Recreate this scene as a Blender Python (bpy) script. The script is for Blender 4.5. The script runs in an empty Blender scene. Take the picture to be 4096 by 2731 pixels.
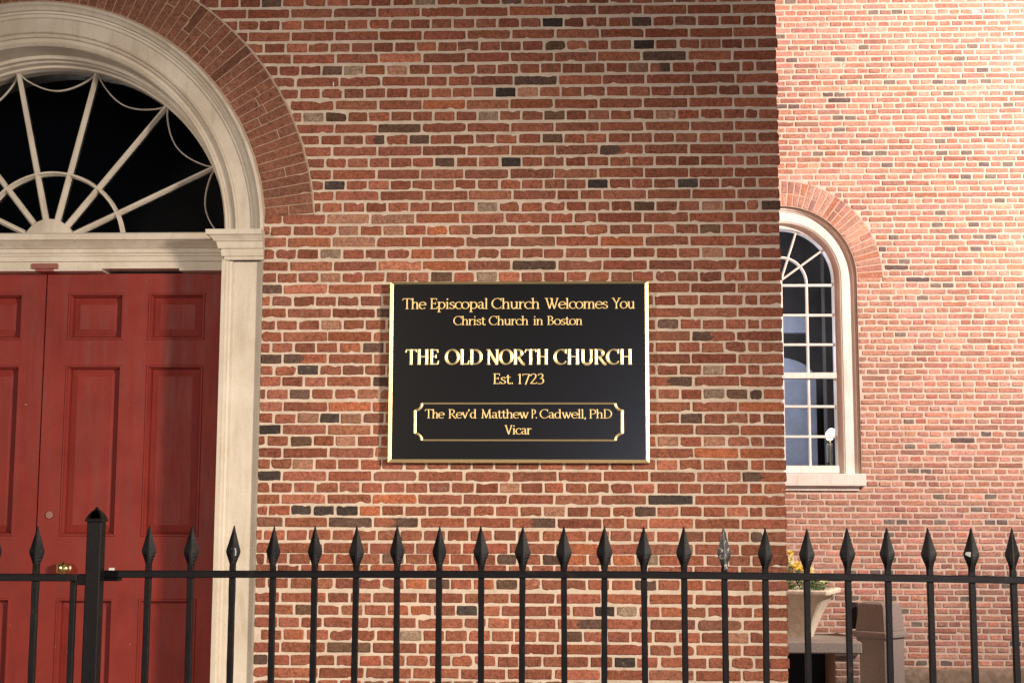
import bpy, bmesh, math, random
import numpy as np
from mathutils import Vector, Matrix
R = math.radians
scn = bpy.context.scene
COL = scn.collection

# ------------------------------------------------------------------ camera
psi, tau, rho = R(2.4), R(6.9), 0.0035
fw = Vector((-math.sin(psi)*math.cos(tau), math.cos(psi)*math.cos(tau), math.sin(tau)))
r0 = Vector((math.cos(psi), math.sin(psi), 0)); u0 = r0.cross(fw)
rt = math.cos(rho)*r0 + math.sin(rho)*u0
up = -math.sin(rho)*r0 + math.cos(rho)*u0
cam = bpy.data.cameras.new('camera'); cam.lens = 50.0; cam.sensor_width = 36.0
cam.clip_start = 0.05; cam.clip_end = 500
camo = bpy.data.objects.new('camera', cam); COL.objects.link(camo)
m = Matrix((rt, up, -fw)).transposed().to_4x4(); m.translation = Vector((0, -6.9, 1.6))
camo.matrix_world = m
scn.camera = camo

# ------------------------------------------------------------------ night sky
w = bpy.data.worlds.new('World'); scn.world = w; w.use_nodes = True
nt = w.node_tree; bg = nt.nodes['Background']
sky = nt.nodes.new('ShaderNodeTexSky'); sky.sky_type = 'NISHITA'; sky.sun_disc = False
sky.sun_elevation = R(-3.0); sky.sun_rotation = R(200)
nt.links.new(sky.outputs[0], bg.inputs[0]); bg.inputs[1].default_value = 0.05

# ------------------------------------------------------------------ street and yard lamps (night)
def spot(name, loc, target, watts, col, size=110, blend=1.0, rad=0.12):
    l = bpy.data.lights.new(name, 'SPOT'); l.energy = watts; l.color = col
    l.spot_size = R(size); l.spot_blend = blend; l.shadow_soft_size = rad
    o = bpy.data.objects.new(name, l); COL.objects.link(o); o.location = loc
    o.rotation_euler = (Vector(target)-Vector(loc)).to_track_quat('-Z', 'Y').to_euler()
    return o
WARM = (1.0, 0.80, 0.58)
spot('street_lamp_light', (4.79, -6.19, 3.22), (-4.42, 0.0, -0.91), 4250, (1.0, 0.87, 0.72), 67.3, 1.0, 0.45)
spot('street_lamp_light', (-6.02, -8.9, 3.16), (1.64, 0.0, 0.58), 2050, (1.0, 0.85, 0.70), 74.4, 1.0, 0.40)
al = bpy.data.lights.new('shop_window_light', 'AREA'); al.shape = 'RECTANGLE'; al.size = 3.2; al.size_y = 1.4
al.energy = 210; al.color = (0.70, 0.76, 1.0)
alo = bpy.data.objects.new('shop_window_light', al); COL.objects.link(alo); alo.location = (3.4, -13.0, 1.1)
alo.rotation_euler = (Vector((0, 0, 1.5))-Vector((3.4, -13.0, 1.1))).to_track_quat('-Z', 'Y').to_euler()
spot('yard_flood_light', (9.4, 0.35, 7.4), (3.5, 6.4, 5.5), 9700, (1.0, 0.845, 0.80), 84, 1.0, 0.12)

vs = scn.view_settings
vs.view_transform = 'Standard'; vs.look = 'None'; vs.exposure = 0.0; vs.gamma = 1.0
scn.render.engine = 'CYCLES'
scn.cycles.use_denoising = True
scn.cycles.max_bounces = 6

# ------------------------------------------------------------------ helpers
def tag(o, label=None, cat=None, group=None, kind=None):
    if label: o['label'] = label
    if cat: o['category'] = cat
    if group: o['group'] = group
    if kind: o['kind'] = kind
    return o
def empty(name, loc=(0, 0, 0), label=None, cat=None, group=None):
    o = bpy.data.objects.new(name, None); COL.objects.link(o); o.location = loc
    o.empty_display_size = 0.1
    return tag(o, label, cat, group)
def link(name, me, mats, parent=None, smooth=None):
    for mm in (mats if isinstance(mats, (list, tuple)) else [mats]): me.materials.append(mm)
    o = bpy.data.objects.new(name, me); COL.objects.link(o)
    if smooth is not None:
        me.polygons.foreach_set('use_smooth', [True]*len(me.polygons))
        me.set_sharp_from_angle(angle=R(smooth))
    if parent is not None:
        o.parent = parent
        # child built in world coordinates: cancel the chain's translation
        off = Vector((0, 0, 0)); p = parent
        while p is not None:
            off += p.location; p = p.parent
        o.location = -off
    return o
class MB:
    def __init__(s): s.v = []; s.f = []; s.mi = []
    def add(s, vs, fs, mi=0):
        b = len(s.v); s.v += [tuple(x) for x in vs]
        for f in fs: s.f.append(tuple(b+i for i in f)); s.mi.append(mi)
    def box(s, x0, x1, y0, y1, z0, z1, mi=0):
        s.add([(x0,y0,z0),(x1,y0,z0),(x1,y1,z0),(x0,y1,z0),(x0,y0,z1),(x1,y0,z1),(x1,y1,z1),(x0,y1,z1)],
              [(0,3,2,1),(4,5,6,7),(0,1,5,4),(1,2,6,5),(2,3,7,6),(3,0,4,7)], mi)
    def cbox(s, x0, x1, y0, y1, z0, z1, b=0.002, mi=0):
        # box with chamfered edges
        bm = bmesh.new(); bmesh.ops.create_cube(bm, size=1)
        for v in bm.verts:
            v.co = Vector(((x0+x1)/2+v.co.x*(x1-x0), (y0+y1)/2+v.co.y*(y1-y0), (z0+z1)/2+v.co.z*(z1-z0)))
        bmesh.ops.bevel(bm, geom=bm.edges[:], offset=b, segments=1, affect='EDGES')
        bm.verts.index_update()
        s.add([v.co[:] for v in bm.verts], [[v.index for v in f.verts] for f in bm.faces], mi); bm.free()
    def loft(s, rings, closed=True, cap=True, mi=0):
        n = len(rings[0]); vs = [p for r in rings for p in r]; fs = []
        for k in range(len(rings)-1):
            for i in range(n if closed else n-1):
                j = (i+1) % n
                fs.append((k*n+i, k*n+j, (k+1)*n+j, (k+1)*n+i))
        if cap and closed:
            fs.append(tuple(range(n))[::-1]); fs.append(tuple((len(rings)-1)*n+i for i in range(n)))
        s.add(vs, fs, mi)
    def build(s, name, mats, parent=None, smooth=None, fix=True):
        me = bpy.data.meshes.new(name); me.from_pydata(s.v, [], s.f)
        me.polygons.foreach_set('material_index', s.mi)
        if fix:
            bm = bmesh.new(); bm.from_mesh(me); bmesh.ops.recalc_face_normals(bm, faces=bm.faces[:]); bm.to_mesh(me); bm.free()
        me.update()
        return link(name, me, mats, parent, smooth)

# ------------------------------------------------------------------ materials
def mat(name):
    mm = bpy.data.materials.new(name); mm.use_nodes = True
    t = mm.node_tree; return mm, t, t.nodes['Principled BSDF']
def N(t, typ, **kw):
    n = t.nodes.new(typ)
    for k, v in kw.items():
        if k in n.inputs: n.inputs[k].default_value = v
        else: setattr(n, k, v)
    return n
def noise(t, scale, detail=6, rough=0.6, dist=0.0, coord=None):
    n = N(t, 'ShaderNodeTexNoise'); n.inputs['Scale'].default_value = scale
    n.inputs['Detail'].default_value = detail; n.inputs['Roughness'].default_value = rough
    n.inputs['Distortion'].default_value = dist
    if coord is not None: t.links.new(coord, n.inputs['Vector'])
    return n
def objco(t, scale=(1, 1, 1)):
    g = t.nodes.new('ShaderNodeNewGeometry')
    mp = t.nodes.new('ShaderNodeMapping'); mp.inputs['Scale'].default_value = scale
    t.links.new(g.outputs['Position'], mp.inputs['Vector'])
    return mp.outputs[0]
def ramp(t, fac, stops):
    r = t.nodes.new('ShaderNodeValToRGB'); el = r.color_ramp.elements
    while len(el) < len(stops): el.new(0.5)
    for e, (p, c) in zip(el, stops):
        e.position = p; e.color = (*c, 1) if len(c) == 3 else c
    t.links.new(fac, r.inputs[0]); return r.outputs[0]
def mix(t, fac, a, b, mode='MIX'):
    n = t.nodes.new('ShaderNodeMix'); n.data_type = 'RGBA'; n.blend_type = mode
    for sock, v in ((n.inputs[0], fac), (n.inputs[6], a), (n.inputs[7], b)):
        if hasattr(v, 'links') or isinstance(v, bpy.types.NodeSocket): t.links.new(v, sock)
        else: sock.default_value = v if not isinstance(v, tuple) else (*v, 1)
    return n.outputs[2]
def bump(t, p, h, strength=0.5, dist=0.004):
    b = t.nodes.new('ShaderNodeBump'); b.inputs['Strength'].default_value = strength; b.inputs['Distance'].default_value = dist
    t.links.new(h, b.inputs['Height']); t.links.new(b.outputs[0], p.inputs['Normal'])
def simple(name, col, rough=0.5, metal=0.0, spec=0.5, var=0.15, scale=30, bs=0.2, bd=0.002, stretch=(1, 1, 1)):
    mm, t, p = mat(name); c = objco(t, stretch)
    n = noise(t, scale, 7, 0.65, 0, c)
    lo = tuple(x*(1-var) for x in col); hi = tuple(min(1, x*(1+var)) for x in col)
    t.links.new(ramp(t, n.outputs[0], [(0.3, lo), (0.7, hi)]), p.inputs['Base Color'])
    p.inputs['Roughness'].default_value = rough; p.inputs['Metallic'].default_value = metal
    p.inputs['Specular IOR Level'].default_value = spec
    if bs: bump(t, p, n.outputs[0], bs, bd)
    return mm

def brick_mat(name, wash=0.5):
    mm, t, p = mat(name); c = objco(t)
    at = t.nodes.new('ShaderNodeAttribute'); at.attribute_name = 'brick_color'
    n1 = noise(t, 55, 8, 0.72, 0.4, c); n2 = noise(t, 170, 5, 0.75, 0, c); n3 = noise(t, 21, 5, 0.6, 1.2, c)
    v1 = ramp(t, n1.outputs[0], [(0.30, (0.46, 0.44, 0.42)), (0.5, (1, 1, 1)), (0.70, (1.42, 1.4, 1.36))])
    a = mix(t, 1.0, at.outputs['Color'], v1, 'MULTIPLY')
    v2 = ramp(t, n2.outputs[0], [(0.36, (0.26, 0.24, 0.24)), (0.49, (1, 1, 1)), (0.64, (1.42, 1.42, 1.38))])
    b = mix(t, 0.9, a, v2, 'MULTIPLY')
    f = ramp(t, n3.outputs[0], [(0.62, (0, 0, 0)), (0.78, (wash, wash, wash))])
    n4 = noise(t, 1.6, 4, 0.55, 0.6, c)
    b = mix(t, 0.8, b, ramp(t, n4.outputs[0], [(0.32, (0.80, 0.78, 0.77)), (0.5, (1, 1, 1)), (0.68, (1.12, 1.12, 1.12))]), 'MULTIPLY')
    d = mix(t, f, b, (0.50, 0.38, 0.29))
    t.links.new(d, p.inputs['Base Color'])
    p.inputs['Roughness'].default_value = 0.85; p.inputs['Specular IOR Level'].default_value = 0.25
    ad = N(t, 'ShaderNodeMath', operation='ADD'); t.links.new(n1.outputs[0], ad.inputs[0]); t.links.new(n2.outputs[0], ad.inputs[1])
    bump(t, p, ad.outputs[0], 0.9, 0.005)
    return mm
def mortar_mat(name, lo, hi):
    mm, t, p = mat(name); c = objco(t)
    n1 = noise(t, 9, 6, 0.7, 0.5, c); n2 = noise(t, 120, 5, 0.7, 0, c)
    a = ramp(t, n1.outputs[0], [(0.3, lo), (0.7, hi)])
    v = ramp(t, n2.outputs[0], [(0.3, (0.72, 0.70, 0.68)), (0.5, (1, 1, 1)), (0.8, (1.08, 1.08, 1.08))])
    t.links.new(mix(t, 0.8, a, v, 'MULTIPLY'), p.inputs['Base Color'])
    p.inputs['Roughness'].default_value = 0.95; p.inputs['Specular IOR Level'].default_value = 0.15
    bump(t, p, n2.outputs[0], 0.7, 0.006)
    return mm
M_brick = brick_mat('tower_brick', 0.42)
M_brick2 = brick_mat('nave_brick', 0.5)
M_mortar = mortar_mat('tower_mortar', (0.55, 0.435, 0.335), (0.74, 0.61, 0.485))
M_mortar2 = mortar_mat('nave_mortar', (0.64, 0.51, 0.39), (0.74, 0.615, 0.485))
M_archmort = simple('arch_joint', (0.42, 0.27, 0.19), 0.9, var=0.2, scale=40)
def paint_mat(name, col, dirt, rough=0.45, chip=(0.42, 0.36, 0.30)):
    mm, t, p = mat(name); c = objco(t)
    n1 = noise(t, 3.5, 6, 0.6, 0.3, c); n2 = noise(t, 90, 5, 0.7, 0, c)
    a = ramp(t, n1.outputs[0], [(0.35, dirt), (0.62, col)])
    v = ramp(t, n2.outputs[0], [(0.28, (0.82, 0.80, 0.77)), (0.5, (1, 1, 1))])
    st_ = noise(t, 7, 5, 0.6, 0.2, objco(t, (3.2, 3.2, 0.35)))
    sv = ramp(t, st_.outputs[0], [(0.30, (0.80, 0.78, 0.74)), (0.46, (1, 1, 1)), (0.72, (1.06, 1.06, 1.06))])
    q = mix(t, 0.8, mix(t, 0.7, a, v, 'MULTIPLY'), sv, 'MULTIPLY')
    sk = noise(t, 42, 2, 0.5, 0.0, c)
    q = mix(t, ramp(t, sk.outputs[0], [(0.755, (0, 0, 0)), (0.775, (0.6, 0.6, 0.6))]), q, chip)
    t.links.new(q, p.inputs['Base Color'])
    rr = N(t, 'ShaderNodeMapRange'); t.links.new(st_.outputs[0], rr.inputs[0]); rr.inputs[1].default_value = .3; rr.inputs[2].default_value = .7
    rr.inputs[3].default_value = rough-.12; rr.inputs[4].default_value = rough+.15; t.links.new(rr.outputs[0], p.inputs['Roughness'])
    bump(t, p, n2.outputs[0], 0.15, 0.002)
    return mm
M_cream = paint_mat('cream_trim_paint', (0.645, 0.575, 0.475), (0.54, 0.46, 0.355))
M_cream2 = paint_mat('window_white_paint', (0.86, 0.81, 0.71), (0.77, 0.71, 0.60))
M_red = paint_mat('red_door_paint', (0.245, 0.031, 0.023), (0.195, 0.024, 0.018), 0.55, (0.45, 0.26, 0.21)); M_red.node_tree.nodes['Principled BSDF'].inputs['Specular IOR Level'].default_value = 0.2
def iron_mat():
    mm, t, p = mat('black_iron_paint'); c = objco(t)
    n1 = noise(t, 26, 6, .65, .4, c); n2 = noise(t, 150, 5, .7, 0, c)
    a = ramp(t, n1.outputs[0], [(.30, (.0035, .003, .0038)), (.62, (.006, .0052, .006)), (.70, (.022, .013, .009)), (.78, (.04, .03, .027))])
    t.links.new(a, p.inputs['Base Color']); p.inputs['Specular IOR Level'].default_value = .12
    p.inputs['Roughness'].default_value = .48
    bump(t, p, n2.outputs[0], .45, .003); return mm
M_iron = iron_mat()
M_black = simple('black_sign_paint', (0.0045, 0.0040, 0.0048), 0.27, 0.0, 0.75, 0.2, 200, 0.06, 0.001)
M_goldp = simple('gold_paint', (0.86, 0.62, 0.25), 0.45, 0.25, 0.5, 0.12, 120, 0.1, 0.001)
M_goldm = simple('gold_main', (0.95, 0.74, 0.38), 0.40, 0.6, 0.5, 0.12, 120, 0.1, 0.001)
M_gold = simple('gold_leaf', (0.95, 0.73, 0.38), 0.46, 1.0, 0.5, 0.12, 120, 0.1, 0.001)
M_brass = simple('polished_brass', (0.95, 0.72, 0.30), 0.24, 1.0, 0.5, 0.1, 40, 0.1, 0.002)
M_bronze = simple('dull_bronze', (0.32, 0.17, 0.11), 0.35, 0.8, 0.5, 0.2, 60, 0.1)
M_steel = simple('worn_steel', (0.55, 0.55, 0.55), 0.4, 0.4, 0.5, 0.3, 90, 0.2)
M_stone = simple('bench_granite', (0.33, 0.29, 0.24), 0.85, 0, 0.3, 0.3, 60, 0.5, 0.004)
M_pot = simple('planter_stone', (0.80, 0.73, 0.54), 0.85, 0, 0.3, 0.2, 25, 0.4, 0.004)
M_bin = simple('brown_aggregate', (0.29, 0.24, 0.20), 0.85, 0, 0.3, 0.25, 70, 0.5, 0.004)
M_leaf = simple('flower_leaves', (0.10, 0.27, 0.07), 0.55, 0, 0.4, 0.6, 40, 0)
M_yel = simple('yellow_petals', (0.80, 0.58, 0.09), 0.6, 0, 0.3, 0.2, 60, 0)
M_pale = simple('pale_yellow_petals', (0.88, 0.82, 0.42), 0.6, 0, 0.3, 0.12, 60, 0)
M_pink = simple('coral_petals', (0.72, 0.18, 0.10), 0.6, 0, 0.3, 0.15, 60, 0)
M_soil = simple('soil', (0.03, 0.02, 0.015), 0.95)
M_cement = simple('rough_cement', (0.27, 0.20, 0.14), 0.95, 0, 0.2, 0.35, 18, 0.8, 0.01)
M_pave = simple('stone_paving', (0.16, 0.13, 0.11), 0.9, 0, 0.3, 0.3, 8, 0.4, 0.006)
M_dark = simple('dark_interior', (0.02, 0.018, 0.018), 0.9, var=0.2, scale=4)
M_plaster = simple('interior_plaster', (0.50, 0.52, 0.60), 0.9, var=0.32, scale=2.2)
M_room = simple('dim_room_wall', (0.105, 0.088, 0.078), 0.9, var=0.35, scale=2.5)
M_tape = simple('grey_tape', (0.30, 0.295, 0.30), 0.5, var=0.2, scale=200)
def glass(name, refl=(0.9, 0.92, 1.0)):
    mm, t, p = mat(name); t.nodes.remove(p)
    out = t.nodes['Material Output']
    tr = t.nodes.new('ShaderNodeBsdfTransparent'); tr.inputs[0].default_value = (0.82, 0.84, 0.85, 1)
    gl = t.nodes.new('ShaderNodeBsdfGlossy'); gl.inputs['Roughness'].default_value = 0.03; gl.inputs[0].default_value = (*refl, 1)
    fr = t.nodes.new('ShaderNodeFresnel'); fr.inputs[0].default_value = 1.5
    c = objco(t); n = noise(t, 2.5, 3, 0.5, 0, c)
    b = t.nodes.new('ShaderNodeBump'); b.inputs['Strength'].default_value = 0.03; b.inputs['Distance'].default_value = 0.01
    t.links.new(n.outputs[0], b.inputs['Height']); t.links.new(b.outputs[0], gl.inputs['Normal'])
    mx = t.nodes.new('ShaderNodeMixShader')
    t.links.new(fr.outputs[0], mx.inputs[0]); t.links.new(tr.outputs[0], mx.inputs[1]); t.links.new(gl.outputs[0], mx.inputs[2])
    t.links.new(mx.outputs[0], out.inputs[0]); return mm
M_glass = glass('old_window_glass')
# brick pattern for the walls the photograph does not show face on
def side_brick():
    mm, t, p = mat('side_wall_brick'); g = t.nodes.new('ShaderNodeNewGeometry')
    sp = t.nodes.new('ShaderNodeSeparateXYZ'); t.links.new(g.outputs['Position'], sp.inputs[0])
    ad = N(t, 'ShaderNodeMath', operation='ADD'); t.links.new(sp.outputs[0], ad.inputs[0]); t.links.new(sp.outputs[1], ad.inputs[1])
    cb = t.nodes.new('ShaderNodeCombineXYZ'); t.links.new(ad.outputs[0], cb.inputs[0]); t.links.new(sp.outputs[2], cb.inputs[1])
    br = t.nodes.new('ShaderNodeTexBrick'); t.links.new(cb.outputs[0], br.inputs['Vector'])
    br.inputs['Color1'].default_value = (0.30, 0.10, 0.06, 1); br.inputs['Color2'].default_value = (0.36, 0.14, 0.08, 1)
    br.inputs['Mortar'].default_value = (0.58, 0.50, 0.41, 1); br.inputs['Scale'].default_value = 1.0
    br.inputs['Mortar Size'].default_value = 0.006; br.inputs['Brick Width'].default_value = 0.2215; br.inputs['Row Height'].default_value = 0.0585
    t.links.new(br.outputs['Color'], p.inputs['Base Color']); p.inputs['Roughness'].default_value = 0.9
    bump(t, p, br.outputs['Fac'], -0.4, 0.004)
    return mm
M_side = side_brick()

# ------------------------------------------------------------------ bricks as real geometry
class Bricks:
    def __init__(s, seed):
        s.rng = np.random.default_rng(seed); s.v = []; s.c = []; s.f = []; s.n = 0
    def smooth_noise(s, x, L, amp, step=0.03):
        k = max(3, int(L/step)+2); p = s.rng.normal(0, 1, k)
        return amp*np.interp(x, np.linspace(-0.01, L+0.01, k), p)
    def brick(s, L, H, place, col, col2=None, split=0.5, prot=0.004, step=0.014, rag=1.0, rows=2, side=1):
        """one brick, local a in 0..L, b in 0..H, depth d (out of the wall is -); place(a,b,d)->xyz"""
        rng = s.rng
        nm = max(1, int(L/step)-1)
        e1, e2 = min(0.0014, L*.04), min(0.0052, L*.12)
        A = np.concatenate([[0, e1, e2], [e2+min(.003, L*.06)], np.linspace(e2+.003, L-e2-.003, nm+2)[1:-1], [L-e2-min(.003, L*.06)], [L-e2, L-e1, L]])
        h2 = min(0.0052, H*.16)
        B = np.concatenate([[0, e1, h2], [h2+.0028], np.linspace(h2+.0028, H-h2-.0028, rows+2)[1:-1], [H-h2-.0028], [H-h2, H-e1, H]])
        a, b = np.meshgrid(A, B, indexing='ij')
        na, nb = a.shape
        dep = np.full(a.shape, -prot)
        ia = np.minimum(np.arange(na), na-1-np.arange(na)); ib = np.minimum(np.arange(nb), nb-1-np.arange(nb))
        ring = np.minimum(ia[:, None], ib[None, :])
        dep[ring == 0] = 0.003; dep[ring == 1] = -prot*0.30
        inner = ring >= 2
        dep[inner] += rng.normal(0, 0.00055, inner.sum())
        ta, tb = rng.normal(0, 0.0035, 2)
        dep += np.where(ring >= 1, (a-L/2)*ta*2 + (b-H/2)*tb*3, 0)
        # rounded, worn corners
        for ca, cb in ((0, 0), (1, 0), (0, 1), (1, 1)):
            r = (abs(rng.normal(0, 0.0045))+0.0032)*rag
            r = min(r, H*0.42, L*0.3)
            da = a if ca == 0 else L-a; db = b if cb == 0 else H-b
            msk = (da < r) & (db < r)
            if msk.any():
                q = np.maximum(r-da, r-db); ang = np.arctan2(r-db[msk], r-da[msk])
                nda = r-q[msk]*np.cos(ang); ndb = r-q[msk]*np.sin(ang)
                if ca == 0: a[msk] = nda
                else: a[msk] = L-nda
                if cb == 0: b[msk] = ndb
                else: b[msk] = H-ndb
        # ragged outline
        amp = 0.00075*rag
        top = s.smooth_noise(a, L, amp, .045) + s.smooth_noise(a, L, amp*.8, 0.009)
        bot = s.smooth_noise(a, L, amp, .045) + s.smooth_noise(a, L, amp*.8, 0.009)
        lef = s.smooth_noise(b, H, amp*1.1, 0.018); rig = s.smooth_noise(b, H, amp*1.1, 0.018)
        if rng.random() < 0.42*rag:      # a chipped edge
            c0 = rng.random()*L; wd = 0.004+rng.random()*0.016; dp = 0.002+rng.random()*0.007
            ch = dp*np.exp(-((a-c0)/wd)**2)
            if rng.random() < 0.5: top = top-ch
            else: bot = bot+ch
        v = b/H; u = a/L
        # slightly crooked laying
        rot = rng.normal(0, 0.004*rag)
        bb = b + top*v + bot*(1-v) + (a-L/2)*rot
        aa = a + lef*(1-u) + rig*u
        P = place(aa.ravel(), bb.ravel(), dep.ravel())
        s.v.append(P)
        C = np.tile(np.array([*col, 1.0]), (na*nb, 1))
        if col2 is not None:
            jag = split + 0.06*np.sin(b.ravel()*190+rng.random()*6)
            C[(u.ravel() > jag)] = (*col2, 1.0)
        s.c.append(C)
        idx = (np.arange(na*nb)+s.n).reshape(na, nb)
        q = np.stack([idx[:-1, :-1], idx[1:, :-1], idx[1:, 1:], idx[:-1, 1:]], -1).reshape(-1, 4)
        if side < 0: q = q[:, ::-1]
        s.f.append(q); s.n += na*nb
    def mesh(s, name):
        V = np.concatenate(s.v); Fc = np.concatenate(s.f); C = np.concatenate(s.c)
        return V, Fc, C
def wall_mesh(name, V, F, C, mort_v, mort_f, mats, parent):
    """bricks (slot 0) and mortar bed (slot 1) in one mesh"""
    nb = len(F); mv = np.array(mort_v, float).reshape(-1, 3); nv = len(V)
    allv = np.concatenate([V, mv])
    loops = [F.ravel()]; starts = list(range(0, nb*4, 4)); tot = nb*4
    ml = []
    for f in mort_f:
        starts.append(tot+len(ml)); ml += [i+nv for i in f]
    loops = np.concatenate([F.ravel(), np.array(ml, int)])
    me = bpy.data.meshes.new(name)
    me.vertices.add(len(allv)); me.vertices.foreach_set('co', allv.ravel())
    me.loops.add(len(loops)); me.loops.foreach_set('vertex_index', loops.astype(np.int32))
    me.polygons.add(len(starts)); me.polygons.foreach_set('loop_start', np.array(starts, np.int32))
    mi = np.zeros(len(starts), np.int32); mi[nb:] = 1
    me.polygons.foreach_set('material_index', mi)
    sm = np.zeros(len(starts), bool); sm[:nb] = True
    me.polygons.foreach_set('use_smooth', sm)
    me.update(calc_edges=True); me.validate()
    ca = me.color_attributes.new('brick_color', 'FLOAT_COLOR', 'POINT')
    cc = np.concatenate([C, np.tile([0.3, 0.12, 0.08, 1.0], (len(mv), 1))])
    ca.data.foreach_set('color', cc.ravel().astype(np.float32))
    return link(name, me, mats, parent)

def arch_wall(x0, x1, z0, z1, cx, r, zs, zb, y, depth, n=64):
    """flat wall face in plane y with an arched opening and its reveal"""
    v, f = [], []
    def quad(a, b, c, d):
        i = len(v); v.extend([a, b, c, d]); f.append((i, i+1, i+2, i+3))
    quad((x0, y, z0), (cx-r, y, z0), (cx-r, y, z1), (x0, y, z1))
    quad((cx+r, y, z0), (x1, y, z0), (x1, y, z1), (cx+r, y, z1))
    if zb > z0: quad((cx-r, y, z0), (cx+r, y, z0), (cx+r, y, zb), (cx-r, y, zb))
    pts = [(cx+r*math.cos(math.pi*k/n), zs+r*math.sin(math.pi*k/n)) for k in range(n+1)]
    for (xa, za), (xb, zb_) in zip(pts, pts[1:]):
        quad((xb, y, zb_), (xa, y, za), (xa, y, z1), (xb, y, z1))
    outline = [(cx+r, zb)]+pts+[(cx-r, zb)]
    for (xa, za), (xb, zb_) in zip(outline, outline[1:]):
        quad((xa, y, za), (xb, y, zb_), (xb, y+depth, zb_), (xa, y+depth, za))
    if zb > z0: quad((cx-r, y, zb), (cx+r, y, zb), (cx+r, y+depth, zb), (cx-r, y+depth, zb))
    return v, f

# ------------------------------------------------------------------ ground
g = MB(); g.add([(-60, -60, 0), (60, -60, 0), (60, 60, 0), (-60, 60, 0)], [(0, 1, 2, 3)])
tag(g.build('ground', M_pave), kind='structure')

# ------------------------------------------------------------------ TOWER
DCX, DZS = -2.725, 2.985           # door axis and springing height
TXR = 1.025                        # right corner of the tower front
TXL = 2*DCX-TXR
tower = empty('church_tower', (DCX, 0, 0), 'dark red brick church tower front with arched doorway, nearer than the pale recessed wall', 'church tower')
ROW = [4.108,3.987,3.869,3.75,3.628,3.509,3.392,3.274,3.165,3.049,2.932,2.812,2.698,2.577,2.461,2.351,2.239,2.116,2.004,1.893,1.779,1.668,1.556,1.433,1.33,1.198,1.080,0.961,0.844]
while ROW[0] < 6.3: ROW.insert(0, ROW[0]+0.119)
while ROW[-1] > 0.12: ROW.append(ROW[-1]-0.117)
rows = []
for i, z in enumerate(ROW):
    rows.append((z, 'S'))
    if i+1 < len(ROW): rows.append(((z+ROW[i+1])/2, 'H'))
# colour marks seen on single bricks: (x, z, class)
F_, CX_, CY_ = 5690.0, 2048.0, 1365.5
CAMP = Vector((0, -6.9, 1.6))
def wall_pt(px, py, Y):
    d = fw + rt*((px-CX_)/F_) - up*((py-CY_)/F_)
    t = (Y-CAMP.y)/d.y; q = CAMP+d*t; return q.x, q.z
def marks(ox, oy, s, txt):
    out = []
    for it in txt.split():
        c, x, y = it.split(','); q = wall_pt(ox+float(x)/s, oy+float(y)/s, 0.0); out.append((q[0], q[1], c))
    return out
MK = []
MK += marks(1000, 0, 2.138, 'D,2190,25 D,120,25 B,2150,805 D,2260,705 E,1225,1105 D,655,615 T,845,610 T,795,810 T,630,1010 E,815,1010 T,1955,1000 h,1030,1195 D,1390,1195 D,1610,1390 B,2190,1385 T,1450,25 P,1260,590 o,1600,910')
MK += marks(2050, 0, 2.138, 'B,360,190 B,1145,390 D,1390,485 E,355,395 h,1270,580 D,150,695 E,280,1000 E,280,1185 d,910,1280 B,740,1555 G,1500,1555 P,1090,590 P,95,800 P,1260,985 D,1110,190')
MK += marks(1000, 700, 2.138, 'B,690,85 T,2045,270 P,1265,480 P,880,480 D,2290,770 E,1665,870 T,2030,870 T,700,685 D,195,978 h,1125,980 D,1110,1180 D,1090,1475 P,690,865 o,1620,775 o,1460,675 o,1620,480 P,700,1280 P,840,575 P,900,375 P,1280,375')
MK += marks(2500, 700, 2.1385, 'G,545,70 E,155,265 E,735,460 D,1240,255 D,340,1275 d,760,1365 P,740,270 P,740,665 o,70,565')
MK += marks(1000, 1400, 2.24, 'd,490,80 B,460,180 D,190,80 D,465,390 B,690,605 B,175,712 E,465,815 B,165,1125 B,455,1440 B,655,1440 B,860,1440 D,840,1540 D,1150,280 o,900,500 P,870,815 o,1060,1440 o,1200,1330 P,420,1020 P,860,600 P,480,605')
MK += marks(2500, 1400, 2.24, 'T,785,180 T,780,395 E,990,395 D,1170,400 D,605,610 d,1240,1135 B,360,1340 D,180,1450 h,400,290 o,1230,510 o,1240,920 o,840,920 P,390,820 P,820,820')
MK += marks(2050, 1998, 2.138, 'D,1130,105 h,30,200 D,330,525 h,700,525 T,1130,530 D,1150,735 B,760,945 T,955,945 h,590,1050 E,540,1165 B,1050,1390 D,15,520 D,15,730 D,2100,315 o,560,420 o,545,525 o,945,525 P,340,105 P,1940,1170')
MK += marks(1000, 1900, 1.8867, 'D,100,1390 E,370,1020 E,640,1290 T,1210,1195 B,1590,1005 D,1940,640 E,1940,825 D,1420,830 D,1060,640 d,700,360 h,1100,360 h,2010,360 o,1245,830 o,1245,1010 P,1925,90')
PAL = {'B': (0.064, 0.047, 0.041), 'D': (0.130, 0.074, 0.055), 'E': (0.15, 0.082, 0.05), 'G': (0.11, 0.085, 0.078),
       'T': (0.31, 0.215, 0.15), 'P': (0.40, 0.20, 0.13), 'o': (0.41, 0.130, 0.062)}
rng = np.random.default_rng(7)
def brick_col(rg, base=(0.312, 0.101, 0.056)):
    k = math.exp(rg.normal(0, 0.15)); wv = rg.normal(0.07, 0.065)
    c = np.array(base)*k
    c[1] *= 1+wv+rg.normal(0, .025); c[2] *= 1+wv*1.4+rg.normal(.05, .05)
    return tuple(np.clip(c, 0.01, 0.8))
BRK = Bricks(3)
RA = 1.450                          # outer radius of the brick arch
def left_limit(z):
    dz = z-DZS
    if z < 3.07: return DCX+1.2005
    if dz < RA: return DCX+math.sqrt(max(0, (RA+0.006)**2-dz*dz))
    return DCX
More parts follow.
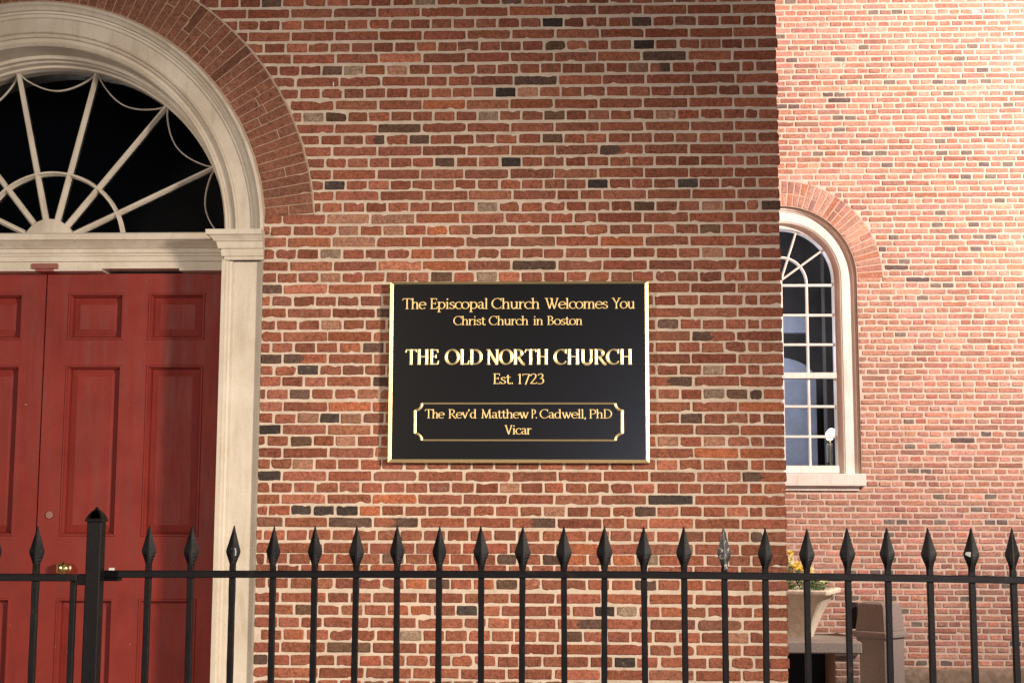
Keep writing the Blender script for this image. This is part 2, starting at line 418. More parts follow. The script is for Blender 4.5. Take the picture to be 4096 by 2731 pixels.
def row_bricks(kind):
    out = []; x = TXR+rng.normal(0, 0.0032); k = 0
    while x > DCX-0.2:
        if kind == 'S':
            L = 0.2215-0.0092+rng.normal(0, 0.0028); j = 0.0092+rng.normal(0, 0.0016)
            if rng.random() < 0.05 and k > 1:
                h = L/2-0.0055; out.append((x-h, x)); out.append((x-L, x-L+h))
            else: out.append((x-L, x))
        else:
            L = (0.1006 if k != 1 else 0.0575)+rng.normal(0, 0.0026); j = 0.0097+rng.normal(0, 0.0018)
            out.append((x-L, x))
        x -= L+max(0.0055, j); k += 1
    return out
for z, kind in rows:
    H = 0.0482+rng.normal(0, 0.0008)
    if z > 1.6: H -= 0.0008
    z0 = z-H/2
    for (xa, xb) in row_bricks(kind):
        lim = max(left_limit(z0), left_limit(z0+H))
        limlo = min(left_limit(z0), left_limit(z0+H))
        if xb < limlo+0.022: continue
        xs = max(xa, limlo)
        if xa < lim and xs < xa+0.0: xs = xa
        L = xb-xs
        if L < 0.02: continue
        z_ = z0+rng.normal(0, 0.0008)
        col = brick_col(rng); col2 = None; sp = 0.5; mirr = False
        rr = rng.random()
        seen = xb > -1.6 and z < 4.25 and z > 0.75
        if not seen and rr < 0.08: col = PAL['D']
        if seen and rr < 0.015: col = tuple(0.5*np.array(PAL['D'])+0.5*np.array(col))
        for (mx, mz, c) in MK:
            if xa-0.004 <= mx <= xb+0.004 and abs(mz-z) < 0.029:
                if c in 'hd': col, col2, sp = (col, PAL['D'], 0.45) if c == 'h' else (PAL['D'], col, 0.45)
                elif c in 'PoT': kk = math.exp(rng.normal(0, .12)); col = tuple(kk*v for v in PAL[c])
                else: kk = math.exp(rng.normal(0, .15)); col = tuple(kk*v for v in PAL[c])
        prot = 0.0054+rng.normal(0, 0.0011)
        rag = 1.0 if rng.random() > 0.12 else 1.9
        def place(a, b, d, xs=xs, z_=z_):
            X = xs+a; Z = z_+b
            if z_ > 2.95 and z_ < DZS+RA+0.1:
                dz = Z-DZS; lim_ = np.where((dz > 0.085), DCX+np.sqrt(np.maximum(0, (RA+0.006)**2-dz*dz)), DCX+1.2)
                X = np.maximum(X, lim_)
            return np.stack([X, d, Z], 1)
        BRK.brick(L, H, place, col, col2, sp, prot, 0.009, rag)
        # the left half of the front, outside the picture, is laid as the right half's mirror
        if xs > DCX-0.05:
            def placem(a, b, d, p=place):
                q = p(a, b, d); q[:, 0] = 2*DCX-q[:, 0]; return q
            BRK.brick(L, H, placem, brick_col(rng), None, .5, prot, 0.05, 1.0, rows=1, side=-1)
V, Fc, C = BRK.mesh('wall')
mv, mf = arch_wall(TXL+.006, TXR-.006, 0, 6.4, DCX, 1.2, DZS, 0.0, 0.0, 0.36)
wall_mesh('wall', V, Fc, C, mv, mf, [M_brick, M_mortar], tower)
nb = MB(); nb.cbox(-1.193, -1.188, -.016, .001, 3.722, 3.745, .001); nb.build('nail', M_cream2, tower)
# side walls and roof slab of the tower
sb = MB()
sb.add([(TXR-.006, 0, 0), (TXR-.006, 6.4, 0), (TXR-.006, 6.4, 6.4), (TXR-.006, 0, 6.4)], [(0, 1, 2, 3)])
sb.build('side_wall', M_side, tower, fix=False); sb = MB()
sb.add([(TXL, 6.4, 0), (TXL, 0, 0), (TXL, 0, 6.4), (TXL, 6.4, 6.4)], [(0, 1, 2, 3)])
sb.build('side_wall', M_side, tower, fix=False)
rf = MB(); rf.box(TXL+.02, TXR-.02, 0.02, 6.39, 6.3, 6.39); rf.build('roof', M_dark, tower); rf = MB(); rf.box(TXL+.05, TXR-.05, 2.4, 2.5, 0, 6.29)
rf.build('interior_wall', M_dark, tower)

# brick arch over the door: one ring of rubbed voussoirs
AB = Bricks(11)
ri, ro = 1.2065, 1.447
a0 = math.asin((3.078-DZS)/ro); na = 82
edges = np.linspace(a0, math.pi-a0, na+1)
for k in range(na):
    t0, t1 = edges[k], edges[k+1]
    gap = 0.0022
    splits = [(0, ro-ri)]
    if AB.rng.random() < 0.38:
        q = (0.35+0.3*AB.rng.random())*(ro-ri); splits = [(0, q-0.0015), (q+0.0015, ro-ri)]
    for (s0, s1) in splits:
        def place(a, b, d, t0=t0, t1=t1, s0=s0):
            rad = ri+s0+a; Hm = (t1-t0)*1.33
            th = t0+(t1-t0)*(b/Hm)
            return np.stack([DCX+rad*np.cos(th), d-0.002, DZS+rad*np.sin(th)], 1)
        Hm = (t1-t0)*1.33
        base = (0.275, 0.112, 0.068)
        c = tuple(.35*np.array(brick_col(AB.rng, base))+.65*np.array(base)*math.exp(AB.rng.normal(0, .07)))
        if AB.rng.random() < 0.10: c = tuple(x*0.72 for x in c)
        # shrink for the joint
        def place2(a, b, d, p=place, Hm=Hm, gap=gap): return p(a, gap/2+b*(Hm-gap)/Hm, d)
        AB.brick(s1-s0, Hm, place2, c, None, .5, 0.0035, 0.03, 0.45, rows=1, side=-1)
V, Fc, C = AB.mesh('arch')
mv, mf = [], []
n = 120
for k in range(n):
    t0, t1 = a0+(math.pi-2*a0)*k/n, a0+(math.pi-2*a0)*(k+1)/n
    i = len(mv)
    for rad, th in ((1.2, t0), (RA, t0), (RA, t1), (1.2, t1)):
        mv.append((DCX+rad*math.cos(th), -0.0025, DZS+rad*math.sin(th)))
    mf.append((i, i+1, i+2, i+3))
wall_mesh('brick_arch', V, Fc, C, mv, mf, [M_brick, M_archmort], tower)
# thin raised mortar line round the outside of the arch
ml = MB(); ring_ = []
rgl = np.random.default_rng(5)
for k in range(161):
    th = a0*0.98+(math.pi-2*a0*0.98)*k/160
    rr_ = RA+0.003+rgl.normal(0, 0.0007); c_, s_ = math.cos(th), math.sin(th)
    ring_.append([(DCX+(rr_-.005)*c_, -0.002, DZS+(rr_-.005)*s_), (DCX+rr_*c_, -0.0075, DZS+rr_*s_), (DCX+(rr_+.005)*c_, -0.001, DZS+(rr_+.005)*s_)])
ml.loft(ring_, closed=False); ml.build('mortar_joint', M_mortar, tower, 60)

# arch casing (moulded cream timber)
def revolve(prof, cx, zc, n=96, a_=0.0, b_=math.pi):
    rings = []
    for k in range(n+1):
        th = a_+(b_-a_)*k/n
        rings.append([(cx+r*math.cos(th), y, zc+r*math.sin(th)) for r, y in prof])
    return rings
prof = [(1.2, 0.30), (1.2, -0.004), (1.196, -0.014), (1.182, -0.016), (1.177, -0.006), (1.172, -0.002), (1.160, 0.004), (1.157, 0.016),
        (1.147, 0.018), (1.144, 0.026), (1.130, 0.030), (1.126, 0.038), (1.060, 0.040), (1.057, 0.030), (1.050, 0.028), (1.046, 0.040),
        (1.032, 0.046), (1.028, 0.058), (1.010, 0.060), (1.006, 0.050), (0.995, 0.047), (0.987, 0.055), (0.985, 0.20), (0.968, 0.203), (0.968, 0.235),
        (0.958, 0.24), (0.958, 0.285), (0.946, 0.288), (0.946, 0.40)]
cs = MB(); cs.loft(revolve(prof, DCX, DZS), closed=False)
cs.build('arch_casing', M_cream, tower, 25)

# pilasters with capitals
def pilaster(sgn):
    def X(x): return x if sgn > 0 else 2*DCX-x
    pr = [(-1.73, .33), (-1.73, -.012), (-1.714, -.014), (-1.710, -.004), (-1.698, -.001), (-1.694, .008), (-1.684, .012), (-1.676, .030),
          (-1.548, .030), (-1.544, .012), (-1.536, .010), (-1.533, .0), (-1.527, -.004), (-1.5255, .03), (-1.5255, .33)]
    b = MB(); b.loft([[(X(x), y, z) for x, y in pr] for z in (0.28, 2.846)], closed=False)
    p = b.build('pilaster', M_cream, tower, 25)
    c = MB(); steps = [(0.0, 2.842), (0.004, 2.842), (0.006, 2.858), (0.016, 2.860), (0.018, 2.872), (0.020, 2.894), (0.032, 2.897), (0.034, 2.905),
                       (0.040, 2.928), (0.050, 2.932), (0.056, 2.942), (0.072, 2.957), (0.084, 2.960), (0.086, 2.985), (0.0, 2.986)]
    rings = []
    for o, z in steps:
        rings.append([(X(-1.712-o), 0.30, z), (X(-1.712-o), -0.016-o*.8, z), (X(-1.520), -0.016-o*.8, z), (X(-1.520), 0.002, z)])
    c.loft(rings, closed=False)
    c.build('capital', M_cream, p, 20)
pilaster(1); pilaster(-1)

# transom with its mouldings
tp = [(.40, 3.036), (.150, 3.036), (.143, 3.030), (.143, 3.000), (.155, 2.996), (.160, 2.990), (.190, 2.962), (.194, 2.954), (.206, 2.953), (.208, 2.930),
      (.220, 2.928), (.222, 2.914), (.232, 2.912), (.234, 2.886), (.246, 2.882), (.248, 2.848), (.40, 2.848)]
tp = [(y, 1.6+(z-1.6)*(6.9+min(y, .25))/7.15) for y, z in tp]; tp[0] = (.40, tp[1][1])
tr = MB(); tr.loft([[(x, y, z) for y, z in tp] for x in (DCX-1.0, DCX+1.0)], closed=False)
for xa, xb in ((-3.72, -2.42), (-2.016, -1.73)): tr.box(xa, xb, .249, .40, 2.836, 2.849)
tr.build('transom', M_cream, tower, 25)

# fanlight
fan = empty('fanlight', (0, 0, 0)); fan.parent = tower; fan.location = -tower.location
gl = MB(); k_ = 60
pts = [(DCX+.955*math.cos(math.pi*i/k_), .345, DZS+.955*math.sin(math.pi*i/k_)) for i in range(k_+1)]
gl.add(pts, [tuple(range(k_+1))]); gl.build('pane', M_glass, fan)
gb = MB()
for i in range(1, 7):
    th = math.pi*i/7; d = Vector((math.cos(th), 0, math.sin(th))); nrm = Vector((-math.sin(th), 0, math.cos(th)))
    rings = []
    for rad, hw in ((.12, .015), (.95, .0105)):
        c_ = Vector((DCX, 0, DZS))+d*rad
        rings.append([tuple(c_+nrm*a+Vector((0, y, 0))) for a, y in ((-hw, .343), (-hw, .325), (-.004, .308), (.004, .308), (hw, .325), (hw, .343))])
    gb.loft(rings)
def tube_strip(mb, pts, hw, y0, y1):
    rings = []
    for i, p in enumerate(pts):
        a = Vector(pts[max(0, i-1)]); b = Vector(pts[min(len(pts)-1, i+1)]); t_ = (b-a).normalized(); nn = Vector((-t_.y, t_.x))
        P = Vector(p); rings.append([(P.x-nn.x*hw, y1, P.y-nn.y*hw), (P.x-nn.x*hw*.4, y0, P.y-nn.y*hw*.4), (P.x+nn.x*hw*.4, y0, P.y+nn.y*hw*.4), (P.x+nn.x*hw, y1, P.y+nn.y*hw)])
    mb.loft(rings)
tube_strip(gb, [(DCX+.386*math.cos(math.pi*i/48), DZS+.386*math.sin(math.pi*i/48)) for i in range(49)], .0115, .306, .342)
gb.build('glazing_bar', M_cream, fan)
sc_ = MB()
for i in range(7):
    ta, tb = math.pi*i/7+.012, math.pi*(i+1)/7-.012; pp = []
    for j in range(25):
        u = j/24; th = ta+(tb-ta)*u
        rad = .940-.105*math.sin(math.pi*u)**0.75
        pp.append((DCX+rad*math.cos(th), DZS+rad*math.sin(th)))
    tube_strip(sc_, pp, .0038, .330, .342)
sc_.build('tracery', M_cream, fan)
hb = MB(); ring1 = [(DCX+.136*math.cos(math.pi*i/32), .300, DZS+.136*math.sin(math.pi*i/32)) for i in range(33)]
ring0 = [(x, .342, z) for x, y, z in ring1]; ring2 = [(DCX+(x-DCX)*.94, .296, DZS+(z-DZS)*.94) for x, y, z in ring1]
hb.loft([ring0, ring1, ring2], cap=True); hb.build('hub', M_cream, fan, 30)

# double door
def leaf(x0, x1, px, name_label=None):
    zc = [(2.487, 2.733), (1.478, 2.357), (0.47, 1.167)]
    b = MB(); Y = .33; z0, z1 = .32, 2.834
    xs = sorted([x0, x1]+[v for p in px for v in p]); zs = sorted([z0, z1]+[v for p in zc for v in p])
    for i in range(len(xs)-1):
        for j in range(len(zs)-1):
            xa, xb, za, zb = xs[i], xs[i+1], zs[j], zs[j+1]
            if (xa, xb) in px and (za, zb) in zc:
                prev = None; rings = []
                for ins, y in ((0, Y), (.004, Y-.005), (.011, Y-.005), (.013, Y+.006), (.020, Y+.016), (.022, Y+.034), (.056, Y+.024), (.058, Y+.023)):
                    rings.append([(xa+ins, y, za+ins), (xb-ins, y, za+ins), (xb-ins, y, zb-ins), (xa+ins, y, zb-ins)])
                b.loft(rings, closed=True, cap=False)
                b.add(rings[-1], [(0, 1, 2, 3)])
            else:
                b.add([(xa, Y, za), (xb, Y, za), (xb, Y, zb), (xa, Y, zb)], [(0, 1, 2, 3)])
    for (p, q) in (((x0, z0), (x1, z0)), ((x1, z0), (x1, z1)), ((x1, z1), (x0, z1)), ((x0, z1), (x0, z0))):
        b.add([(p[0], Y, p[1]), (q[0], Y, q[1]), (q[0], Y+.05, q[1]), (p[0], Y+.05, p[1])], [(0, 1, 2, 3)])
    return b.build('door', M_red, tower, fix=True)
P1, P2 = (-2.617, -2.320), (-2.194, -1.896)
mir = lambda p: (round(2*-2.7345-p[1], 4), round(2*-2.7345-p[0], 4))
doorR = leaf(-2.7315, -1.70, [P1, P2]); doorL = leaf(-3.745, -2.7385, [mir(P2), mir(P1)])
bb = MB(); bb.box(-3.76, -1.70, .385, .42, .1, 2.9); bb.build('door_backing', M_dark, tower)
ab = MB(); ab.box(-2.745, -2.722, .318, .3295, .33, 2.80)
def lathe(mb, prof, cx, cz, n=24, ysgn=-1, y0=0.33):
    mb.loft([[(cx+r*math.cos(2*math.pi*k/n), y0+ysgn*d, cz+r*math.sin(2*math.pi*k/n)) for k in range(n)] for r, d in prof])
kb = MB(); lathe(kb, [(.026, 0), (.026, .004), (.020, .007), (.010, .009), (.009, .032)], -2.571, 1.318, 20)
kb.loft([[(-2.571+r*(1+.07*math.cos(5*q)*(r > .02))*math.cos(q), .33-d, 1.318+r*(1+.07*math.cos(5*q)*(r > .02))*math.sin(q)) for q in np.linspace(0, 2*math.pi, 40, endpoint=False)]
         for r, d in ((.009, .030), (.020, .036), (.031, .046), (.035, .058), (.031, .068), (.022, .074), (.012, .079), (.004, .080))])
kb.build('knob', M_brass, doorR, 50)
lk = MB(); lathe(lk, [(.021, 0), (.021, .005), (.018, .009), (.009, .009), (.008, .006), (.002, .006)], -2.668, 1.586)
lk.build('lock', simple('lock_metal', (0.20, 0.075, 0.055), .4, .3), doorR, 30)
ek = MB(); ek.cbox(-2.352, -2.320, .322, .331, 1.262, 1.322, .003); ek.cbox(-2.343, -2.329, .312, .323, 1.28, 1.30, .003); ek.build('escutcheon', M_steel, doorR)
br = MB(); br.cbox(-2.786, -2.648, .236, .249, 2.846, 2.874, .003); br.cbox(-2.765, -2.672, .240, .33, 2.833, 2.8465, .003)
br.build('latch_bracket', simple('bracket_paint', (0.25, 0.06, 0.045), .5), doorR)
st = MB(); st.cbox(-3.95, -1.50, -.55, .37, 0.0, .15, .01); st.cbox(-3.80, -1.65, -.2, .37, .151, .30, .01)
st.build('door_step', M_stone, tower)

# ------------------------------------------------------------------ NAVE WALL (recessed, floodlit)
NY = 6.4
nave = empty('church_nave', (4.0, NY, 0), 'pale floodlit brick church wall set far back with an arched white window', 'church')
WCX, WZS, WR = 1.99, 3.805, 0.690
NB = Bricks(21); rng = np.random.default_rng(17)
zr, kind = 7.3, 0
def nl(z):
    return None
z = 0.135; k = 0
while z < 7.3:
    pitch = 0.0576+rng.normal(0, 0.0004); H = 0.0445
    x = 1.05+(0.0 if k % 2 else 0.057)-rng.random()*0.012-0.06
    while x < 6.6:
        if k % 2: L = 0.228-0.0125+rng.normal(0, 0.004); j = 0.0125+rng.normal(0, 0.002)
        else: L = 0.101+rng.normal(0, 0.004); j = 0.0128+rng.normal(0, 0.0022)
        if k % 2 and rng.random() < 0.05: L = 0.101
        xs, xe = x, x+L; x = xe+max(0.006, j)
        zc_ = z+H/2; dz = zc_-WZS
        # window opening and its arch ring
        ro_ = WR+0.245
        hw = WR if zc_ < WZS else (math.sqrt(max(0, ro_**2-dz*dz)) if dz < ro_ else 0)
        if 1.86 < zc_ and hw > 0:
            if zc_ < WZS: lim = WCX+WR+0.003
            else: lim = WCX+hw+0.006
            if (xs+xe)/2 >= WCX:
                if xs < lim: xs = lim
            else: xe = min(xe, 2*WCX-lim)
            if xe-xs < 0.025: continue
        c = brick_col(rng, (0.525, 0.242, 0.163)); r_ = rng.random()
        if k % 2 == 0:
            if r_ < 0.035: c = (0.20, 0.15, 0.135)
            elif r_ < 0.11: c = (0.24, 0.19, 0.15)
            elif r_ < 0.22: c = (0.52, 0.30, 0.215)
        else:
            if r_ < 0.015: c = (0.16, 0.11, 0.10)
            elif r_ < 0.12: c = (0.51, 0.28, 0.195)
        # smooth rebuilt strip of paler brick round the window jamb and below the sill
        if (WZS-2.4 < zc_ < WZS and xs < WCX+WR+0.33 and zc_ > 1.9) or (1.35 < zc_ < 1.80 and xs < 2.75):
            c = tuple(0.35*np.array(c)+0.65*np.array((0.50, 0.265, 0.18)))
        z_ = z+rng.normal(0, .0012)
        def place(a, b, d, xs=xs, z_=z_): return np.stack([xs+a, NY+d, z_+b], 1)
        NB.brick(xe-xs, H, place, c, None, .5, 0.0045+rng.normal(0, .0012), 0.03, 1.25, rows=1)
    z += pitch; k += 1
V, Fc, C = NB.mesh('wall')
mv, mf = arch_wall(1.0, 6.7, 0, 7.35, WCX, WR, WZS, 1.90, NY, 0.30)
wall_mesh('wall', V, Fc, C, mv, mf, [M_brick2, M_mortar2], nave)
AB = Bricks(31); na = 44; ri, ro = WR+0.006, WR+0.240
edges = np.linspace(0.0, math.pi, na+1)
for k in range(na):
    t0, t1 = edges[k], edges[k+1]; Hm = (t1-t0)*(ri+ro)/2
    sp_ = [(0, ro-ri)] if AB.rng.random() > .4 else [(0, .112), (.118, ro-ri)]
    for s0, s1 in sp_:
        def place(a, b, d, t0=t0, t1=t1, s0=s0, Hm=Hm):
            rad = ri+s0+a; th = t0+(t1-t0)*(0.07+0.86*b/Hm)
            return np.stack([WCX+rad*np.cos(th), NY+d-.002, WZS+rad*np.sin(th)], 1)
        c = brick_col(AB.rng, (0.47, 0.235, 0.16))
        if AB.rng.random() < .15: c = (0.48, 0.215, 0.125)
        AB.brick(s1-s0, Hm, place, c, None, .5, 0.004, 0.04, 0.8, rows=1, side=-1)
V, Fc, C = AB.mesh('arch'); mv, mf = [], []
for k in range(80):
    t0, t1 = math.pi*k/80, math.pi*(k+1)/80; i = len(mv)
    for rad, th in ((WR, t0), (WR+.246, t0), (WR+.246, t1), (WR, t1)): mv.append((WCX+rad*math.cos(th), NY-.0025, WZS+rad*math.sin(th)))
    mf.append((i, i+1, i+2, i+3))
wall_mesh('brick_arch', V, Fc, C, mv, mf, [M_brick2, simple('nave_arch_joint', (0.58, 0.42, 0.32), .9)], nave)
pl = MB()
rgp = np.random.default_rng(4); xs_ = np.linspace(2.95, 6.6, 60); rows_ = []
for zz in (0, .08, .16, .215, .23):
    rows_.append([(x, NY-.035-(.02 if zz < .2 else (.01 if zz < .22 else -.036))+rgp.normal(0, .003), zz+rgp.normal(0, .004)*(zz > 0)) for x in xs_])
pl.loft(rows_, closed=False); pl.build('plinth', M_cement, nave, 60)

# window
win = empty('window', (0, 0, 0)); win.parent = nave; win.location = -nave.location
def arch_path_rings(prof, zb, n=48):
    """profile (r,y) swept up the right jamb, round the arch, down the left jamb"""
    rings = [[(WCX+r, y, zb) for r, y in prof]]
    rings += [[(WCX+r*math.cos(math.pi*k/n), y, WZS+r*math.sin(math.pi*k/n)) for r, y in prof] for k in range(n+1)]
    rings += [[(WCX-r, y, zb) for r, y in prof]]
    return rings
y0 = NY+.050
cas = [(WR, NY+.28), (WR, y0-.012), (WR-.008, y0-.022), (WR-.026, y0-.022), (WR-.032, y0-.010), (WR-.048, y0-.004), (WR-.052, y0), (.555, y0), (.551, y0+.006), (.542, y0+.008), (.540, y0+.040),
       (.520, y0+.043), (.520, y0+.105)]
b = MB(); b.loft(arch_path_rings(cas, 1.97), closed=False); b.build('frame', M_cream2, win, 25)
sash = [(.520, y0+.14), (.520, y0+.050), (.494, y0+.050), (.484, y0+.075), (.484, y0+.14)]
b = MB(); b.loft(arch_path_rings(sash, 1.99), closed=False)
b.box(WCX-.515, WCX+.515, y0+.047, y0+.135, 2.872, 2.925)          # meeting rail
b.box(WCX-.515, WCX+.515, y0+.045, y0+.135, 1.985, 2.055)          # bottom rail
b.build('sash', M_cream2, win, 25)
b = MB(); ym0, ym1 = y0+.066, y0+.104
for x in (-.240, 0.0, .240):
    b.cbox(WCX+x-.011, WCX+x+.011, ym0, ym1, 2.05, WZS-.03 if x else WZS+.0, .004)
for z in (3.756, 3.470, 3.190, 2.607, 2.325):
    b.cbox(WCX-.487, WCX+.487, ym0+.001, ym1-.001, z-.012, z+.012, .004)
tmp = MB()
def strip2(pts, hw):
    rings = []
    for i, p in enumerate(pts):
        a = Vector(pts[max(0, i-1)]); c = Vector(pts[min(len(pts)-1, i+1)]); t_ = (c-a).normalized(); nn = Vector((-t_.y, t_.x)); P = Vector(p)
        rings.append([(P.x-nn.x*hw, ym1-.002, P.y-nn.y*hw), (P.x-nn.x*hw, ym0+.006, P.y-nn.y*hw), (P.x-nn.x*hw*.4, ym0-.001, P.y-nn.y*hw*.4), (P.x+nn.x*hw*.4, ym0-.001, P.y+nn.y*hw*.4), (P.x+nn.x*hw, ym0+.006, P.y+nn.y*hw), (P.x+nn.x*hw, ym1-.002, P.y+nn.y*hw)])
    b.loft(rings)
strip2([(WCX+.240*math.cos(math.pi*k/32), WZS-.03+.25*math.sin(math.pi*k/32)) for k in range(33)], .011)
for th in (36, 72, 108, 144):
    d = Vector((math.cos(R(th)), math.sin(R(th)))); strip2([tuple(Vector((WCX, WZS))+d*q) for q in (0.01, .487)], .010)
b.build('muntin', M_cream2, win)
b = MB(); n = 48
pp = [(WCX+.49, y0+.086, 2.0)]+[(WCX+.49*math.cos(math.pi*k/n), y0+.086, WZS+.49*math.sin(math.pi*k/n)) for k in range(n+1)]+[(WCX-.49, y0+.086, 2.0)]
b.add(pp, [tuple(range(len(pp)))]); b.build('pane', M_glass, win)
b = MB(); b.cbox(WCX-.72, WCX+.715, NY-.055, NY+.25, 1.862, 1.976, .006); b.cbox(WCX-.66, WCX+.66, NY-.02, NY+.20, 1.820, 1.861, .004)
b.build('sill', M_cream2, win)
# what is seen through the window: plaster alcove wall and a dark pillar in a dim room
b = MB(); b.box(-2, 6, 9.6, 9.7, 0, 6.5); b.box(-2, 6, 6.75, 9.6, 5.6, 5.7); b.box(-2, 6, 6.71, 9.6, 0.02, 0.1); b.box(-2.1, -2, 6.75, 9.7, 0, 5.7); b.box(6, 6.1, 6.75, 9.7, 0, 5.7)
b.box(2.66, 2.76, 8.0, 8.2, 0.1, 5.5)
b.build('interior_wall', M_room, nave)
b = MB(); n = 24
oc, orr, ozs = 2.18, .44, 3.02
pts = [(oc+orr, 0.15)]+[(oc+orr*math.cos(math.pi*k/n), ozs+.26*math.sin(math.pi*k/n)) for k in range(n+1)]+[(oc-orr, 0.15)]
b.loft([[(x, 8.40, z) for x, z in pts], [(x, 8.52, z) for x, z in pts]]); b.box(2.80, 3.1, 8.40, 8.52, .15, 2.75); b.box(1.85, 2.55, 8.45, 8.55, 3.55, 3.72)
b.build('interior_panel', M_plaster, nave)
l = bpy.data.lights.new('room_light', 'POINT'); l.energy = 130; l.color = (0.75, 0.82, 1.0); l.shadow_soft_size = .1
o = bpy.data.objects.new('room_light', l); COL.objects.link(o); o.location = (1.0, 7.7, 3.3)
# glowing shapes added indoors in place of a lamp's reflection in the glass
LX, LZ = 2.562, 2.39
wl = empty('lamp_reflection', (LX, 7.3, 1.2), 'small bright white glow behind the arched window, standing in for a lamp reflection', 'lamp reflection')
mmat, t, p = mat('reflection_emit'); p.inputs['Base Color'].default_value = (.9, .9, .9, 1); p.inputs['Emission Color'].default_value = (1, .97, .9, 1); p.inputs['Emission Strength'].default_value = 7.0
nz = noise(t, 12, 3); t.links.new(ramp(t, nz.outputs[0], [(0.2, (.85, .85, .85)), (.8, (.95, .95, .95))]), p.inputs['Base Color'])
b = MB()
for (cx, cz, rx, rz) in ((LX, LZ, .040, .062),):
    rings = []
    for i in range(1, 10):
        ph = math.pi*i/10; rings.append([(cx+rx*math.sin(ph)*(1+.22*math.sin(3*k+i))*math.cos(2*math.pi*k/14)-.012*math.cos(ph), 7.3+rx*math.sin(ph)*math.sin(2*math.pi*k/14), cz-rz*math.cos(ph)) for k in range(14)])
    b.loft(rings)
b.build('reflection_glow', mmat, wl, 60)
mm2 = simple('reflection_white', (0.8, 0.78, 0.72), .4)
for cxa, cza in ((LX-.040, 2.11), (LX-.004, 2.07)):
    b = MB(); b.cbox(cxa, cxa+.024, 7.29, 7.31, cza, 2.30, .004); b.build('reflection_streak', mm2, wl)
b = MB(); b.cbox(LX-.01, LX+.01, 7.32, 7.34, 1.2, 2.32, .004); b.cbox(LX-.06, LX+.06, 7.25, 7.38, 1.18, 1.2, .004); b.build('reflection_stand', M_brass, wl)
b = MB(); b.cbox(2.2, 3.2, 7.15, 7.55, 0.1, 1.18, .01); tag(b.build('cabinet', M_dark), 'dark cabinet indoors beneath the glowing white reflection shape', 'cabinet')

# ------------------------------------------------------------------ SIGN
SY = -0.062
sign = empty('church_sign', (-.253, 0, 1.84), 'black wall sign with gilded lettering and gold edges, mounted on the brick tower', 'sign')
X0, X1, Z0, Z1 = -.868, .359, 1.857, 2.711
b = MB(); b.box(X0, X1, SY, -.022, Z0, Z1); panel = b.build('panel', M_black, sign)
for x in (-.6, .1):
    b = MB(); b.box(x-.03, x+.03, -.0215, .001, Z0+.05, Z1-.05); b.build('batten', M_iron, sign)
b = MB(); rings = []
for (ins, y) in ((.0025, SY+.001), (.0020, SY-.0042), (.0006, SY-.0048), (-.0150, SY-.0006), (-.0165, SY+.004), (-.017, SY+.014), (-.017, -.022), (0, -.022)):
    rings.append([(X0+ins, y, Z0+ins*.85), (X1-ins, y, Z0+ins*.85), (X1-ins, y, Z1-ins*.7), (X0+ins, y, Z1-ins*.7)])
b.loft(rings, cap=False); b.build('gold_edge', M_gold, sign, 9)
# ridge-shaped strip along a path: used for the cartouche line and for every letter
def ridge(mb, L, Rr, y, h):
    """L, Rr: left and right outline points (x,z); raised along the middle"""
    n = len(L); v = []
    for (a, c) in zip(L, Rr):
        v += [(a[0], y, a[1]), ((a[0]+c[0])/2, y-h, (a[1]+c[1])/2), (c[0], y, c[1])]
    f = []
    for i in range(n-1):
        for j in (0, 1): f.append((3*i+j, 3*i+j+1, 3*i+4+j, 3*i+3+j))
    f.append((0, 1, 2)); f.append((3*n-3, 3*n-1, 3*n-2))
    mb.add(v, f)
def stroke(mb, pts, ws, y, hf=0.30, closed=False):
    L, Rr = [], []; n = len(pts)
    for i, p in enumerate(pts):
        if closed: a, c = pts[(i-1) % (n-1)], pts[(i+1) % (n-1)]
        else: a, c = pts[max(0, i-1)], pts[min(n-1, i+1)]
        dx, dz = c[0]-a[0], c[1]-a[1]; l = math.hypot(dx, dz) or 1; nx, nz_ = -dz/l, dx/l; wv = ws[i]/2
        L.append((p[0]+nx*wv, p[1]+nz_*wv)); Rr.append((p[0]-nx*wv, p[1]-nz_*wv))
    ridge(mb, L, Rr, y, hf*max(ws)/2)
plq = MB()
xa, xb, za, zb, rc = -.7535, .2445, 1.9505, 2.1275, .033
plate = [(xa, za+rc)]
def carc(cx, cz, a_, b_): return [(cx+rc*math.cos(R(a_+(b_-a_)*k/8)), cz+rc*math.sin(R(a_+(b_-a_)*k/8))) for k in range(9)]
out = carc(xa, za, 90, 0)+carc(xb, za, 180, 90)+carc(xb, zb, 270, 180)+carc(xa, zb, 0, -90)
b = MB(); b.loft([[(x, SY+.001, z) for x, z in out], [(x, SY-.0020, z) for x, z in out]]); plaque = b.build('name_plaque', M_black, sign)
b = MB(); segs = [carc(xa, za, 90, 0), [out[8], out[9]], carc(xb, za, 180, 90), [out[17], out[18]], carc(xb, zb, 270, 180), [out[26], out[27]], carc(xa, zb, 0, -90), [out[35], out[0]]]
for s_ in segs:
    vert = abs(s_[0][0]-s_[-1][0]) < .004 and len(s_) == 2; hor = len(s_) == 2 and not vert
    wd = .0135 if vert else (.0080 if hor else .0115)
    stroke(b, s_, [wd]*len(s_), SY-.0021, .42)
b.build('gold_border', M_gold, plaque)
for sx, sz in ((.213, 2.088), (.213, 1.987), (-.722, 2.088), (-.722, 1.987)):
    b = MB(); b.loft([[(sx+r*math.cos(2*math.pi*k/10), SY-.002-d, sz+r*math.sin(2*math.pi*k/10)) for k in range(10)] for r, d in ((.0045, 0), (.0045, .002), (.002, .003))])
    b.build('screw', M_iron, plaque, 40)

